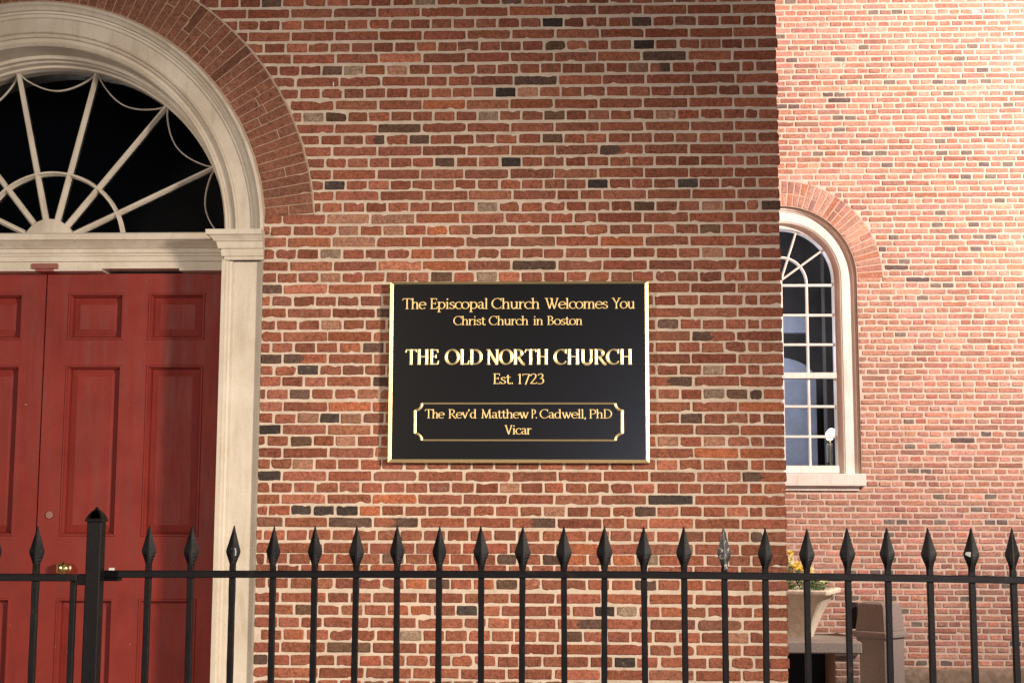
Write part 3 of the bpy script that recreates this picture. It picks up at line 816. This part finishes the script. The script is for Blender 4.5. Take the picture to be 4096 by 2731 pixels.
# a small roman alphabet drawn as pen strokes (cap height 1)
def bez(*p, n=10):
    """smooth curve through points (Catmull-Rom)"""
    P = [p[0]]+list(p)+[p[-1]]; o = []
    for i in range(1, len(P)-2):
        for k in range(n):
            t = k/n; a, b_, c, d = P[i-1], P[i], P[i+1], P[i+2]
            o.append(tuple(.5*((2*b_[q])+(-a[q]+c[q])*t+(2*a[q]-5*b_[q]+4*c[q]-d[q])*t*t+(-a[q]+3*b_[q]-3*c[q]+d[q])*t**3) for q in (0, 1)))
    o.append(p[-1]); return o
def arc(cx, cy, rx, ry, a, b_, n=22): return [(cx+rx*math.cos(R(a+(b_-a)*k/n)), cy+ry*math.sin(R(a+(b_-a)*k/n))) for k in range(n+1)]
XH = .67
def vs_(x, a, b_, bot=1, top=0):     # stem with serifs
    o = [('T', [(x, a), (x, b_)])]
    if bot: o.append(('s', [(x-.125, a+.022), (x+.125, a+.022)]))
    if top == 1: o.append(('s', [(x-.125, b_-.022), (x+.125, b_-.022)]))
    if top == 2: o.append(('s', [(x-.13, b_-.055), (x+.03, b_-.005)]))
    return o
def glyph(c):
    if c == 'T': return .74, vs_(.37, 0, 1)+[('h', [(.03, .965), (.71, .965)]), ('s', [(.0, .80), (.06, .985)]), ('s', [(.69, .985), (.72, .83)])]
    if c == 'H': return .84, vs_(.16, 0, 1, 1, 1)+vs_(.66, 0, 1, 1, 1)+[('h', [(.16, .52), (.66, .52)])]
    if c == 'E': return .62, vs_(.15, 0, 1, 1, 1)+[('h', [(.12, .968), (.54, .968)]), ('h', [(.15, .52), (.44, .52)]), ('h', [(.12, .032), (.56, .032)]), ('s', [(.53, .985), (.545, .80)]), ('s', [(.44, .64), (.44, .42)]), ('s', [(.555, .02), (.60, .24)])]
    if c == 'O': return .90, [('b', arc(.44, .5, .385, .475, 90, 450, 40))]
    if c == 'L': return .60, vs_(.15, 0, 1, 1, 1)+[('h', [(.12, .032), (.54, .032)]), ('s', [(.53, .02), (.58, .26)])]
    if c == 'D': return .84, vs_(.16, 0, 1, 1, 1)+[('b', [(.12, .965), (.30, .965)]+arc(.36, .5, .39, .465, 90, -90, 26)+[(.30, .035), (.12, .035)])]
    if c == 'N': return .86, [('h2', [(.15, 0), (.15, .97)]), ('s', [(.02, .022), (.28, .022)]), ('s', [(.0, .975), (.16, .975)]), ('T', [(.13, .97), (.70, .0)]), ('h2', [(.70, 0), (.70, .98)]), ('s', [(.58, .978), (.83, .978)])]
    if c == 'R': return .78, vs_(.15, 0, 1, 1, 1)+[('b', [(.12, .968), (.28, .968)]+arc(.32, .735, .25, .233, 90, -90, 20)+[(.28, .502), (.15, .502)]), ('T', bez((.32, .50), (.55, .16), (.66, .03), (.78, .02)))]
    if c == 'P': return .66, vs_(.15, 0, 1, 1, 1)+[('b', [(.12, .968), (.28, .968)]+arc(.32, .715, .27, .253, 90, -90, 20)+[(.28, .462), (.15, .462)])]
    if c == 'B': return .72, vs_(.15, 0, 1, 1, 1)+[('b', [(.12, .968), (.28, .968)]+arc(.30, .75, .22, .218, 90, -90, 18)+[(.28, .532), (.15, .532)]), ('b', [(.28, .532)]+arc(.32, .283, .28, .249, 90, -90, 18)+[(.28, .034), (.12, .034)])]
    if c == 'C': return .80, [('b', arc(.46, .5, .40, .475, 52, 308, 34)), ('s', [(.735, .99), (.725, .72)]), ('h', [(.69, .13), (.755, .22)])]
    if c == 'U': return .84, [('T', bez((.16, .97), (.16, .42), (.19, .16), (.30, .05), (.42, .02), (.55, .06), (.64, .17), (.67, .36), n=8)), ('h2', [(.67, .33), (.67, .97)]), ('s', [(.03, .975), (.29, .975)]), ('s', [(.54, .975), (.80, .975)])]
    if c == 'W': return 1.12, [('T', [(.12, .97), (.38, 0)]), ('h2', [(.38, .0), (.62, .93)]), ('T', [(.50, .97), (.76, 0)]), ('h2', [(.76, 0), (1.02, .97)]), ('s', [(.0, .975), (.25, .975)]), ('s', [(.40, .975), (.62, .975)]), ('s', [(.90, .975), (1.12, .975)])]
    if c == 'V': return .78, [('T', [(.12, .97), (.40, 0)]), ('h2', [(.40, 0), (.68, .97)]), ('s', [(.0, .975), (.25, .975)]), ('s', [(.56, .975), (.79, .975)])]
    if c == 'Y': return .70, [('T', [(.10, .97), (.37, .48)]), ('h2', [(.37, .48), (.62, .97)])]+vs_(.37, 0, .5)+[('s', [(-.02, .975), (.22, .975)]), ('s', [(.50, .975), (.74, .975)])]
    if c == 'M': return 1.0, [('h2', [(.13, 0), (.19, .97)]), ('s', [(.01, .022), (.26, .022)]), ('T', [(.17, .97), (.48, .04)]), ('h2', [(.48, .04), (.78, .97)]), ('T', [(.78, .97), (.83, 0)]), ('s', [(.70, .022), (.97, .022)]), ('s', [(.05, .975), (.2, .975)]), ('s', [(.76, .975), (.92, .975)])]
    x = XH
    if c == 'h': return .66, vs_(.13, 0, 1, 1, 2)+[('b', bez((.15, .45), (.24, .60), (.36, .645), (.47, .58), (.505, .42), n=6))]+vs_(.505, 0, .45)
    if c == 'n': return .66, vs_(.13, 0, x, 1, 2)+[('b', bez((.15, .45), (.24, .60), (.36, .645), (.47, .58), (.505, .42), n=6))]+vs_(.505, 0, .45)
    if c == 'm': return 1.0, vs_(.13, 0, x, 1, 2)+[('b', bez((.15, .45), (.23, .60), (.34, .645), (.45, .58), (.48, .42), n=6))]+vs_(.48, 0, .45)+[('b', bez((.50, .45), (.58, .60), (.69, .645), (.80, .58), (.83, .42), n=6))]+vs_(.83, 0, .45)
    if c == 'r': return .47, vs_(.13, 0, x, 1, 2)+[('b', bez((.14, .40), (.22, .57), (.33, .645), (.43, .60), n=6)), ('s', [(.40, .64), (.43, .53)])]
    if c == 'u': return .66, [('T', bez((.13, .64), (.13, .25), (.18, .08), (.30, .03), (.42, .09), (.49, .22), n=7)), ('s', [(.0, .625), (.15, .655)]), ('s', [(.37, .625), (.52, .655)])]+vs_(.505, 0, x, 0)+[('s', [(.50, .022), (.65, .022)])]
    if c == 'i': return .32, vs_(.15, 0, x, 1, 2)+[('T', [(.15, .84), (.15, .97)])]
    if c == 'l': return .31, vs_(.15, 0, 1.0, 1, 2)
    if c == 't': return .42, [('T', bez((.17, .86), (.17, .2), (.21, .06), (.31, .03), (.41, .09), n=7)), ('h', [(.02, .64), (.38, .64)]), ('s', [(.04, .64), (.17, .84)])]
    if c == 'o': return .66, [('b', arc(.32, .335, .275, .315, 90, 450, 32))]
    if c == 'c': return .55, [('b', arc(.33, .335, .28, .315, 50, 312, 28)), ('s', [(.51, .63), (.50, .47)])]
    if c == 'e': return .60, [('b', arc(.32, .335, .275, .315, 8, 318, 30)), ('h', [(.08, .375), (.59, .375)])]
    if c == 's': return .48, [('b', bez((.39, .575), (.25, .645), (.10, .55), (.14, .42), (.30, .33), (.41, .21), (.34, .06), (.20, .025), (.07, .085), n=6)), ('s', [(.385, .63), (.39, .49)]), ('s', [(.065, .18), (.07, .03)])]
    if c == 'a': return .58, [('b', bez((.09, .53), (.20, .635), (.33, .63), (.41, .52), n=6)), ('T', bez((.42, .53), (.42, .15), (.45, .05), (.56, .03), n=6)), ('b', bez((.42, .39), (.24, .36), (.11, .27), (.10, .14), (.20, .04), (.32, .07), (.42, .18), n=6))]
    if c == 'd': return .68, [('b', bez((.50, .56), (.36, .64), (.19, .61), (.08, .45), (.08, .22), (.19, .05), (.34, .04), (.50, .17), n=6)), ('T', [(.505, .0), (.505, 1.0)]), ('s', [(.37, .945), (.53, .995)]), ('s', [(.5, .022), (.65, .022)])]
    if c == 'p': return .68, [('T', [(.14, -.30), (.14, x)]), ('s', [(.01, -.28), (.28, -.28)]), ('s', [(.0, .615), (.16, .665)]), ('b', bez((.15, .50), (.28, .625), (.45, .62), (.58, .46), (.58, .24), (.47, .07), (.31, .03), (.15, .13), n=6))]
    if c == 'v': return .60, [('T', [(.10, .64), (.31, 0)]), ('h2', [(.31, 0), (.52, .64)]), ('s', [(.0, .645), (.21, .645)]), ('s', [(.42, .645), (.61, .645)])]
    if c == 'w': return .90, [('T', [(.10, .64), (.29, 0)]), ('h2', [(.29, 0), (.46, .60)]), ('T', [(.41, .64), (.61, 0)]), ('h2', [(.61, 0), (.80, .64)]), ('s', [(.0, .645), (.21, .645)]), ('s', [(.32, .645), (.52, .645)]), ('s', [(.71, .645), (.90, .645)])]
    if c == '1': return .46, vs_(.25, 0, .98)+[('s', [(.09, .85), (.27, .97)])]
    if c == '7': return .58, [('h', [(.05, .93), (.55, .93)]), ('s', [(.05, .96), (.03, .78)]), ('T', [(.545, .95), (.24, -.07)])]
    if c == '2': return .58, [('b', bez((.07, .77), (.15, .91), (.30, .965), (.45, .88), (.47, .69), (.36, .46), (.08, .06), n=6)), ('T2', [(.06, .05), (.52, .05)]), ('s', [(.50, .04), (.56, .18)])]
    if c == '3': return .58, [('b', bez((.08, .83), (.20, .955), (.36, .95), (.45, .80), (.37, .60), (.22, .53), n=6)), ('b', bez((.24, .54), (.42, .50), (.50, .32), (.44, .11), (.25, .01), (.06, .05), n=6))]
    if c == '.': return .26, [('T', [(.11, .005), (.11, .12)])]
    if c == ',': return .26, [('T', [(.13, .11), (.08, -.13)])]
    if c == "'": return .24, [('T', [(.14, 1.0), (.08, .76)])]
    return .34, []
def text(s, xl, xr, zb, cap, heavy, name, parent, y, mt, hf, tight=0.0, space=.30):
    TH, TN, SE = heavy
    pieces, x = [], 0.0; lo, hi = 1e9, -1e9
    for ch in s:
        if ch == ' ': x += space; continue
        if ch == '_': x += space*.35; continue
        adv, st_ = glyph(ch)
        for kind, pts in st_:
            P = [(x+p[0], p[1]) for p in pts]; n = len(P); ws = []
            for i in range(n):
                a, c = P[max(0, i-1)], P[min(n-1, i+1)]; ang = math.atan2(c[1]-a[1], c[0]-a[0])
                if kind == 'T': wv = TH
                elif kind == 'T2': wv = TH*.72
                elif kind == 'h': wv = TN
                elif kind == 'h2': wv = TN*1.45
                elif kind == 's': wv = SE
                else: wv = TN+(TH*1.08-TN)*abs(math.sin(ang-R(12)))**1.3
                ws.append(wv)
            pieces.append((P, ws, .3 if kind == 'h' else 1.0)); lo = min(lo, min(p[0] for p in P)); hi = max(hi, max(p[0] for p in P))
        x += adv-tight
    sx = (xr-xl)/(hi-lo); sz = cap; mb = MB(); j = 0
    for P, ws, fl in pieces:
        Q = [(xl+(p[0]-lo)*sx, zb+p[1]*sz) for p in P]
        stroke(mb, Q, [v*min(sz, sx*1.15) for v in ws], y-0.00004*(j % 7)-.0003*(fl < 1), hf*fl); j += 1
    return mb.build(name, mt, parent)
reg = (.122, .068, .062); bold = (.175, .085, .078)
ty = SY-.0006
def line(words, zb, cap, heavy, parent, y, mt, hf, tight, pad=2.5):
    """each word between its own two ends, measured across the sign"""
    for w_, a_, b_ in words:
        a_, b_ = a_+pad, b_-pad
        xl, xr = (-.808+(q-147)/948.0*1.106 for q in (a_, b_))
        text(w_, xl, xr, zb, cap, heavy, 'lettering', parent, y, mt, hf, tight)
line([('The', 133, 236), ('Episcopal', 249, 495), ('Church', 508, 711), ('Welcomes', 728, 992), ('You', 1006, 1107)], 2.588, .0525, reg, sign, ty, M_goldp, .22, .03)
line([('Christ', 349, 486), ('Church', 497, 664), ('in', 680, 725), ('Boston', 738, 888)], 2.5085, .0445, reg, sign, ty, M_goldp, .22, .03)
line([('THE', 147, 292), ('OLD', 316, 470), ('NORTH', 484, 748), ('CHURCH', 768, 1095)], 2.3165, .0735, bold, sign, ty, M_goldm, .34, .0, 4.0)
line([('Est.', 514, 598), ('1723', 616, 727)], 2.222, .0505, reg, sign, ty, M_goldp, .22, .02)
line([('The', 232, 317), ("Rev'd", 330, 451), ('Matthew', 465, 667), ('P.', 673, 698), ('Cadwell,', 709, 900), ('PhD', 911, 1007)], 2.056, .0435, reg, plaque, SY-.0026, M_goldp, .22, .03)
line([('Vicar', 562, 677)], 1.979, .0440, reg, plaque, SY-.0026, M_goldp, .22, .02)

# ------------------------------------------------------------------ FENCE
FY = -2.35
fence = empty('iron_fence', (0, FY, 0), 'black iron railing with spear tipped pickets and a capped square post', 'fence')
b = MB(); zx = [-1.502, -1.35, -.43, .226, .861, 1.37, 1.85]; zz = [1.4045, 1.405, 1.409, 1.411, 1.407, 1.401, 1.395]
rings = []
for x in np.linspace(-1.502, 1.85, 30):
    z = float(np.interp(x, zx, zz)); hh, hd = .0112, .016
    rings.append([(x, FY-hd, z-hh+.002), (x, FY-hd, z+hh-.002), (x, FY-hd+.002, z+hh), (x, FY+hd-.002, z+hh), (x, FY+hd, z+hh-.002), (x, FY+hd, z-hh+.002), (x, FY+hd-.002, z-hh), (x, FY-hd+.002, z-hh)])
b.loft(rings); b.build('top_rail', M_iron, fence)
b = MB(); b.cbox(-1.478, 1.85, FY-.014, FY+.014, .18, .205, .002); b.build('bottom_rail', M_iron, fence)
b = MB(); b.cbox(-1.500, -1.44, FY-.018, FY+.012, 1.383, 1.3925, .001); b.build('rail_bracket', M_iron, fence)
pb = MB(); rings = []
hwb = .0093; rgb = np.random.default_rng(9)
for z in list(np.linspace(.02, 1.36, 24))+[1.40, 1.432]:
    q = hwb*(1+rgb.normal(0, .025)); c_ = .0022
    rings.append([(-q, -q+c_, z), (-q+c_, -q, z), (q-c_, -q, z), (q, -q+c_, z), (q, q-c_, z), (q-c_, q, z), (-q+c_, q, z), (-q, q-c_, z)])
pb.loft(rings); 
tpm = pb.build('picket', M_iron); picket_me = tpm.data; bpy.data.objects.remove(tpm)
def spear_mesh():
    b = MB(); rings = []
    for z, hw, hd, rr_ in ((1.426, .0102, .0102, .006), (1.437, .0108, .0108, .004), (1.447, .0138, .0112, .003), (1.458, .0178, .0115, .0028), (1.468, .0220, .0112, .0027),
                           (1.477, .0240, .0105, .0026), (1.482, .0238, .0100, .0025), (1.500, .0182, .0085, .0022), (1.525, .0110, .006, .0018), (1.548, .0045, .0035, .0012), (1.560, .0016, .0016, .0008)):
        rings.append([(-hw, 0, z), (-rr_, -hd, z), (rr_, -hd, z), (hw, 0, z), (rr_, hd, z), (-rr_, hd, z)])
    b.loft(rings); o = b.build('spearhead', M_iron); me = o.data; bpy.data.objects.remove(o); return me
spear_me = spear_mesh()
# worn paint on one spearhead
def worn():
    mm, t, p = mat('chipped_black_paint'); c = objco(t)
    n1 = noise(t, 70, 4, .6, .6, c)
    t.links.new(ramp(t, n1.outputs[0], [(.58, (.012, .011, .012)), (.64, (.30, .28, .27))]), p.inputs['Base Color']); p.inputs['Roughness'].default_value = .5
    return mm
M_worn = worn()
def copy_to(me, name, parent, loc, mats=None, rot=(0, 0, 0), sc=(1, 1, 1)):
    o = bpy.data.objects.new(name, me); COL.objects.link(o); o.parent = parent; o.location = loc; o.rotation_euler = rot; o.scale = sc
    return o
tips = [343,440,538,628,725,820,913,1010,1105,1199,1293,1385,1478,1570,1662,1756,1851,1945,2037,2133,2228,2323]
TX = [-1.351,-1.215,-1.080,-.950,-.8165,-.6835,-.553,-.419,-.2855,-.155,-.024,.1035,.228,.354,.480,.6075,.737,.8645,.989,1.119,1.248,1.375,1.503,1.631,1.759]
for i, x in enumerate(TX):
    tilt = rgb.normal(0, .0034)
    pk = copy_to(picket_me, 'picket', fence, (x-tilt*1.4, 0, rgb.normal(0, .0006)), rot=(0, tilt, 0))
    me = spear_me
    if i == 14: me = spear_me.copy(); me.materials.clear(); me.materials.append(M_worn)
    sp = copy_to(me, 'spearhead', pk, (0, 0, rgb.normal(0, .0012)), rot=(0, rgb.normal(0, .012), rgb.normal(0, .12)), sc=(1+rgb.normal(0, .03), 1, 1))
    # keep the spear over its picket: it turns about its own foot
    a = sp.rotation_euler.y; sp.location.x = -a*1.43
    if i == 2:
        s_ = MB(); s_.add([(-.001, -.0105, 1.466), (.012, -.0085, 1.465), (.0125, -.0078, 1.478), (.010, -.0075, 1.489), (-.003, -.0098, 1.488)], [(0, 1, 2, 3, 4)])
        o = s_.build('sticker', M_tape); o.parent = pk
    if i == 20:
        s_ = MB(); s_.add([(-.020, -.006, 1.478), (-.004, -.0125, 1.470), (.006, -.0125, 1.478), (-.006, -.0118, 1.487), (-.018, -.0075, 1.486)], [(0, 1, 2, 3, 4)])
        s_.add([(-.002, -.0128, 1.47), (.004, -.0128, 1.47), (.003, -.0125, 1.442), (-.001, -.0125, 1.442)], [(0, 1, 2, 3)])
        o = s_.build('tape', M_tape); o.parent = pk
PX0, PX1, PY0, PY1 = -1.5310, -1.4845, -2.426, -2.378
b = MB(); b.cbox(PX0, PX1, PY0, PY1, 0, 1.572, .003); post = b.build('post', M_iron, fence)
b = MB(); cx, cy = (PX0+PX1)/2, (PY0+PY1)/2; h = .0285
b.cbox(cx-h, cx+h, cy-h, cy+h, 1.5705, 1.577, .0015)
def cap_ring(q, z): return [(cx-q, cy-q, z), (cx+q, cy-q, z), (cx+q, cy+q, z), (cx-q, cy+q, z)]
lev = [(h*.98, 1.5775), (h*.86, 1.586), (h*.66, 1.5955), (h*.40, 1.6045), (h*.20, 1.6095), (.003, 1.6165)]
CR = [cap_ring(q, z) for q, z in lev]
for r_a, r_b in zip(CR, CR[1:]):
    for i in (1, 2, 3): b.add([r_a[i], r_a[(i+1) % 4], r_b[(i+1) % 4], r_b[i]], [(0, 1, 2, 3)])
# the rusted-through front face: only a ragged rim is left round a hole
rimo = [Vector(r[0]) for r in CR]+[Vector(r[1]) for r in CR[::-1]]
cen = Vector((cx, cy-h*.75, 1.590)); rgc = np.random.default_rng(2)
rimi = [v+(cen-v)*(.24+rgc.normal(0, .05)) for v in rimo]
b.loft([[tuple(v) for v in rimo], [tuple(v) for v in rimi], [tuple(v+Vector((0, .003, 0))) for v in rimi]], cap=False)
b.build('post_cap', M_iron, post)

# gate, left of the post
gate = empty('iron_gate', (-2.0, -2.4, 0), 'black iron gate hung left of the square post, in front of the red door', 'gate')
GY = -2.4
b = MB(); b.cbox(-2.50, -1.560, GY-.015, GY+.015, 1.3835, 1.406, .002); b.build('rail', M_iron, gate)
b = MB(); b.cbox(-2.50, -1.56, GY-.015, GY+.015, .14, .165, .002); b.build('rail', M_iron, gate)
b = MB(); b.cbox(-1.5835, -1.5660, GY-.0095, GY+.0095, .166, 1.383, .002); b.build('stile', M_iron, gate)
b = MB(); b.cbox(-2.5, -2.475, GY-.0145, GY+.0145, .166, 1.383, .002); b.build('stile', M_iron, gate)
b = MB(); b.cbox(-1.5600, -1.5315, GY-.010, GY+.012, 1.372, 1.4065, .002); b.build('hinge', M_iron, gate)
b = MB(); b.cbox(-1.5600, -1.5315, GY-.010, GY+.012, .3, .33, .002); b.build('hinge', M_iron, gate)
for x in (-1.697, -1.835, -1.966, -2.097, -2.228, -2.359):
    pk = copy_to(picket_me, 'picket', gate, (x+2.0, 0, 0), sc=(1.04, 1.04, 1))
    sp = copy_to(spear_me, 'spearhead', pk, (0, 0, -.004), sc=(1.0, 1.0, 1))

# ------------------------------------------------------------------ STONE BENCH
bench = empty('stone_bench', (1.7, 5.9, 0), 'grey stone slab bench on brick piers below the arched window', 'bench')
b = MB(); b.cbox(.95+.1, 2.462, 5.50, 6.33, .430, .532, .012); b.build('slab', M_stone, bench)
BB = Bricks(41)
def pier(x0, x1, ya, yb):
    B_ = Bricks(41+int(x0*10)); z = .01
    k = 0
    while z < .40:
        cuts = [(x0, x1)] if k % 2 else [(x0, (x0+x1)/2-.005), ((x0+x1)/2+.005, x1)]
        for xa, xb in cuts:
            c = brick_col(B_.rng, (.36, .22, .16)) if z > .12 else brick_col(B_.rng, (.42, .12, .06))
            def place(a, b_, d, xa=xa, z=z): return np.stack([xa+a, ya+d, z+b_], 1)
            B_.brick(xb-xa, .048, place, c, None, .5, .004, .02, 1.2)
        z += .0585; k += 1
    V, F, C = B_.mesh('leg'); m_ = MB(); m_.box(x0, x1, ya, yb, 0, .4295)
    wall_mesh('leg', V, F, C, m_.v, m_.f, [M_brick2, M_mortar2], bench)
b = MB(); b.box(1.265, 2.24, 6.05, 6.12, 0.005, .429); b.build('void_shade_slab', M_dark, bench)  # added dark slab, makes the shaded space under the bench read black
pier(2.245, 2.45, 5.56, 6.30); pier(1.06, 1.26, 5.56, 6.30)

# ------------------------------------------------------------------ PLANTER AND FLOWERS
PC = Vector((2.0, 5.98, .533)); PR = R(-20)
planter = empty('planter', PC, 'tapered buff stone planter on the bench, filled with yellow flowers', 'planter')
def sq(h, z, bev=.02):
    pts = [(-h+bev, -h), (h-bev, -h), (h, -h+bev), (h, h-bev), (h-bev, h), (-h+bev, h), (-h, h-bev), (-h, -h+bev)]
    c_, s_ = math.cos(PR), math.sin(PR)
    return [(PC.x+x*c_-y*s_, PC.y+x*s_+y*c_, PC.z+z) for x, y in pts]
b = MB(); b.loft([sq(.115, 0, .012), sq(.12, .02, .012), sq(.19, .20, .018), sq(.275, .365, .022), sq(.288, .378, .022)]); b.build('pot', M_pot, planter, 25)
b = MB(); b.loft([sq(.300, .3785), sq(.326, .382), sq(.330, .392), sq(.330, .412), sq(.322, .422), sq(.285, .422), sq(.275, .40), sq(.272, .385)]); b.build('rim', M_pot, planter, 30)
b = MB(); b.loft([sq(.268, .380), sq(.268, .392)]); b.build('soil', M_soil, planter)
flowers = empty('flowering_plant', (PC.x, PC.y, .92), 'clump of pale and golden yellow flowers with green leaves growing in the planter', 'flowers')
rf_ = np.random.default_rng(8)
b = MB()
def inpot(): 
    x, y = rf_.uniform(-.24, .24, 2); c_, s_ = math.cos(PR), math.sin(PR); return PC.x+x*c_-y*s_, PC.y+x*s_+y*c_
stems = []
for _ in range(34):
    x, y = inpot(); hgt = (.12+.21*max(0, min(1, (2.18-x)/.30)))*rf_.uniform(.7, 1.15)
    ox, oy = rf_.normal(0, .025, 2); stems.append((x, y, x+ox, y+oy, .92+hgt))
    b.loft([[(x+rr*math.cos(q), y+rr*math.sin(q), .915) for q in (0, 2.1, 4.2)] if k == 0 else [(x+ox+rr*math.cos(q), y+oy+rr*math.sin(q), .92+hgt) for q in (0, 2.1, 4.2)] for k, rr in ((0, .003), (1, .002))])
    for _k in range(26):
        u = rf_.uniform(0.05, .95); px, py, pz = x+ox*u+rf_.normal(0, .03), y+oy*u+rf_.normal(0, .03), .925+hgt*u
        a, tl, ln = rf_.uniform(0, 6.28), rf_.uniform(-.3, .9), rf_.uniform(.022, .042)
        d = Vector((math.cos(a)*math.cos(tl), math.sin(a)*math.cos(tl), math.sin(tl))); sd = Vector((-math.sin(a), math.cos(a), 0))*ln*.30
        p0 = Vector((px, py, pz)); mid = p0+d*ln*.5+Vector((0, 0, .004))
        b.add([p0, mid+sd, p0+d*ln, mid-sd], [(0, 1, 2), (0, 2, 3)])
b.build('foliage', M_leaf, flowers, fix=False)
def flower_mesh(mt, nm, r):
    b = MB(); n = 7
    for layer, (rr, tilt, z0_) in enumerate(((1, .15, 0), (.78, .7, .004), (.5, 1.1, .007))):
        for k in range(n-layer):
            a = 2*math.pi*k/(n-layer)+layer*.4; d = Vector((math.cos(a)*math.cos(tilt), math.sin(a)*math.cos(tilt), math.sin(tilt))); s_ = Vector((-math.sin(a), math.cos(a), 0))
            b.add([(0, 0, z0_), d*r*rr*.6+s_*r*rr*.42+Vector((0, 0, z0_)), d*r*rr+Vector((0, 0, z0_-.001)), d*r*rr*.6-s_*r*rr*.42+Vector((0, 0, z0_))], [(0, 1, 2, 3)])
    o = b.build(nm, mt, fix=False); me = o.data; bpy.data.objects.remove(o); return me
fm = [flower_mesh(M_yel, 'flower', .036), flower_mesh(M_pale, 'flower', .044), flower_mesh(M_pink, 'flower', .022)]
FL = sorted(stems, key=lambda s: s[1]-.9*s[4])[:32]
for i, s in enumerate(FL):
    k = 2 if i in (5, 17) else (0 if rf_.random() < .42 else 1)
    o = copy_to(fm[k], 'flower', flowers, (s[2]-PC.x, s[3]-PC.y, s[4]-.92+.004), rot=(rf_.uniform(.5, 1.2), rf_.normal(0, .3), rf_.uniform(0, .6)-.3))

# ------------------------------------------------------------------ LITTER BIN
BC = Vector((2.715, 5.97, 0)); BR = R(45)
bin_ = empty('litter_bin', BC, 'brown stone litter bin with a sloping hood, beside the bench', 'litter bin')
def bsq(h, z, bev=.012):
    pts = [(-h+bev, -h), (h-bev, -h), (h, -h+bev), (h, h-bev), (h-bev, h), (-h+bev, h), (-h, h-bev), (-h, -h+bev)]
    c_, s_ = math.cos(BR), math.sin(BR); return [(BC.x+x*c_-y*s_, BC.y+x*s_+y*c_, z) for x, y in pts]
b = MB(); b.loft([bsq(.140, 0), bsq(.148, .03), bsq(.152, .535)]); b.build('body', M_bin, bin_, 30)
b = MB(); b.loft([bsq(.160, .5355), bsq(.173, .540), bsq(.176, .552), bsq(.176, .578), bsq(.170, .590), bsq(.150, .596)]); b.build('rim', M_bin, bin_, 30)
b = MB(); b.loft([bsq(.156, .597), bsq(.152, .64), bsq(.143, .72), bsq(.137, .80), bsq(.132, .828, .02), bsq(.118, .842, .03), bsq(.06, .848, .03)]); b.build('hood', M_bin, bin_, 30)
b = MB(); b.loft([[(2.462, 6.02, .60), (2.52, 6.02, .60), (2.56, 6.12, .60), (2.47, 6.12, .60)], [(2.452, 6.02, .835), (2.52, 6.02, .825), (2.56, 6.12, .825), (2.46, 6.12, .835)]]); b.build('dark_slab', M_dark, bin_)  # plain dark block at the left back of the hood
for s_ in (-1, 1):
    for q in (-.11, 0.02, .10):
        c_, sn = math.cos(BR), math.sin(BR)
        for (x, y) in (((q, -.177),) if s_ < 0 else ((.177, q),)):
            px, py = BC.x+x*c_-y*sn, BC.y+x*sn+y*c_
            b = MB(); b.loft([[(px+.007*math.cos(6.283*k/8), py, .565+.007*math.sin(6.283*k/8)) for k in range(8)], [(px+.004*math.cos(6.283*k/8), py-.006, .565+.004*math.sin(6.283*k/8)) for k in range(8)]]); b.build('bolt', M_steel, bin_)
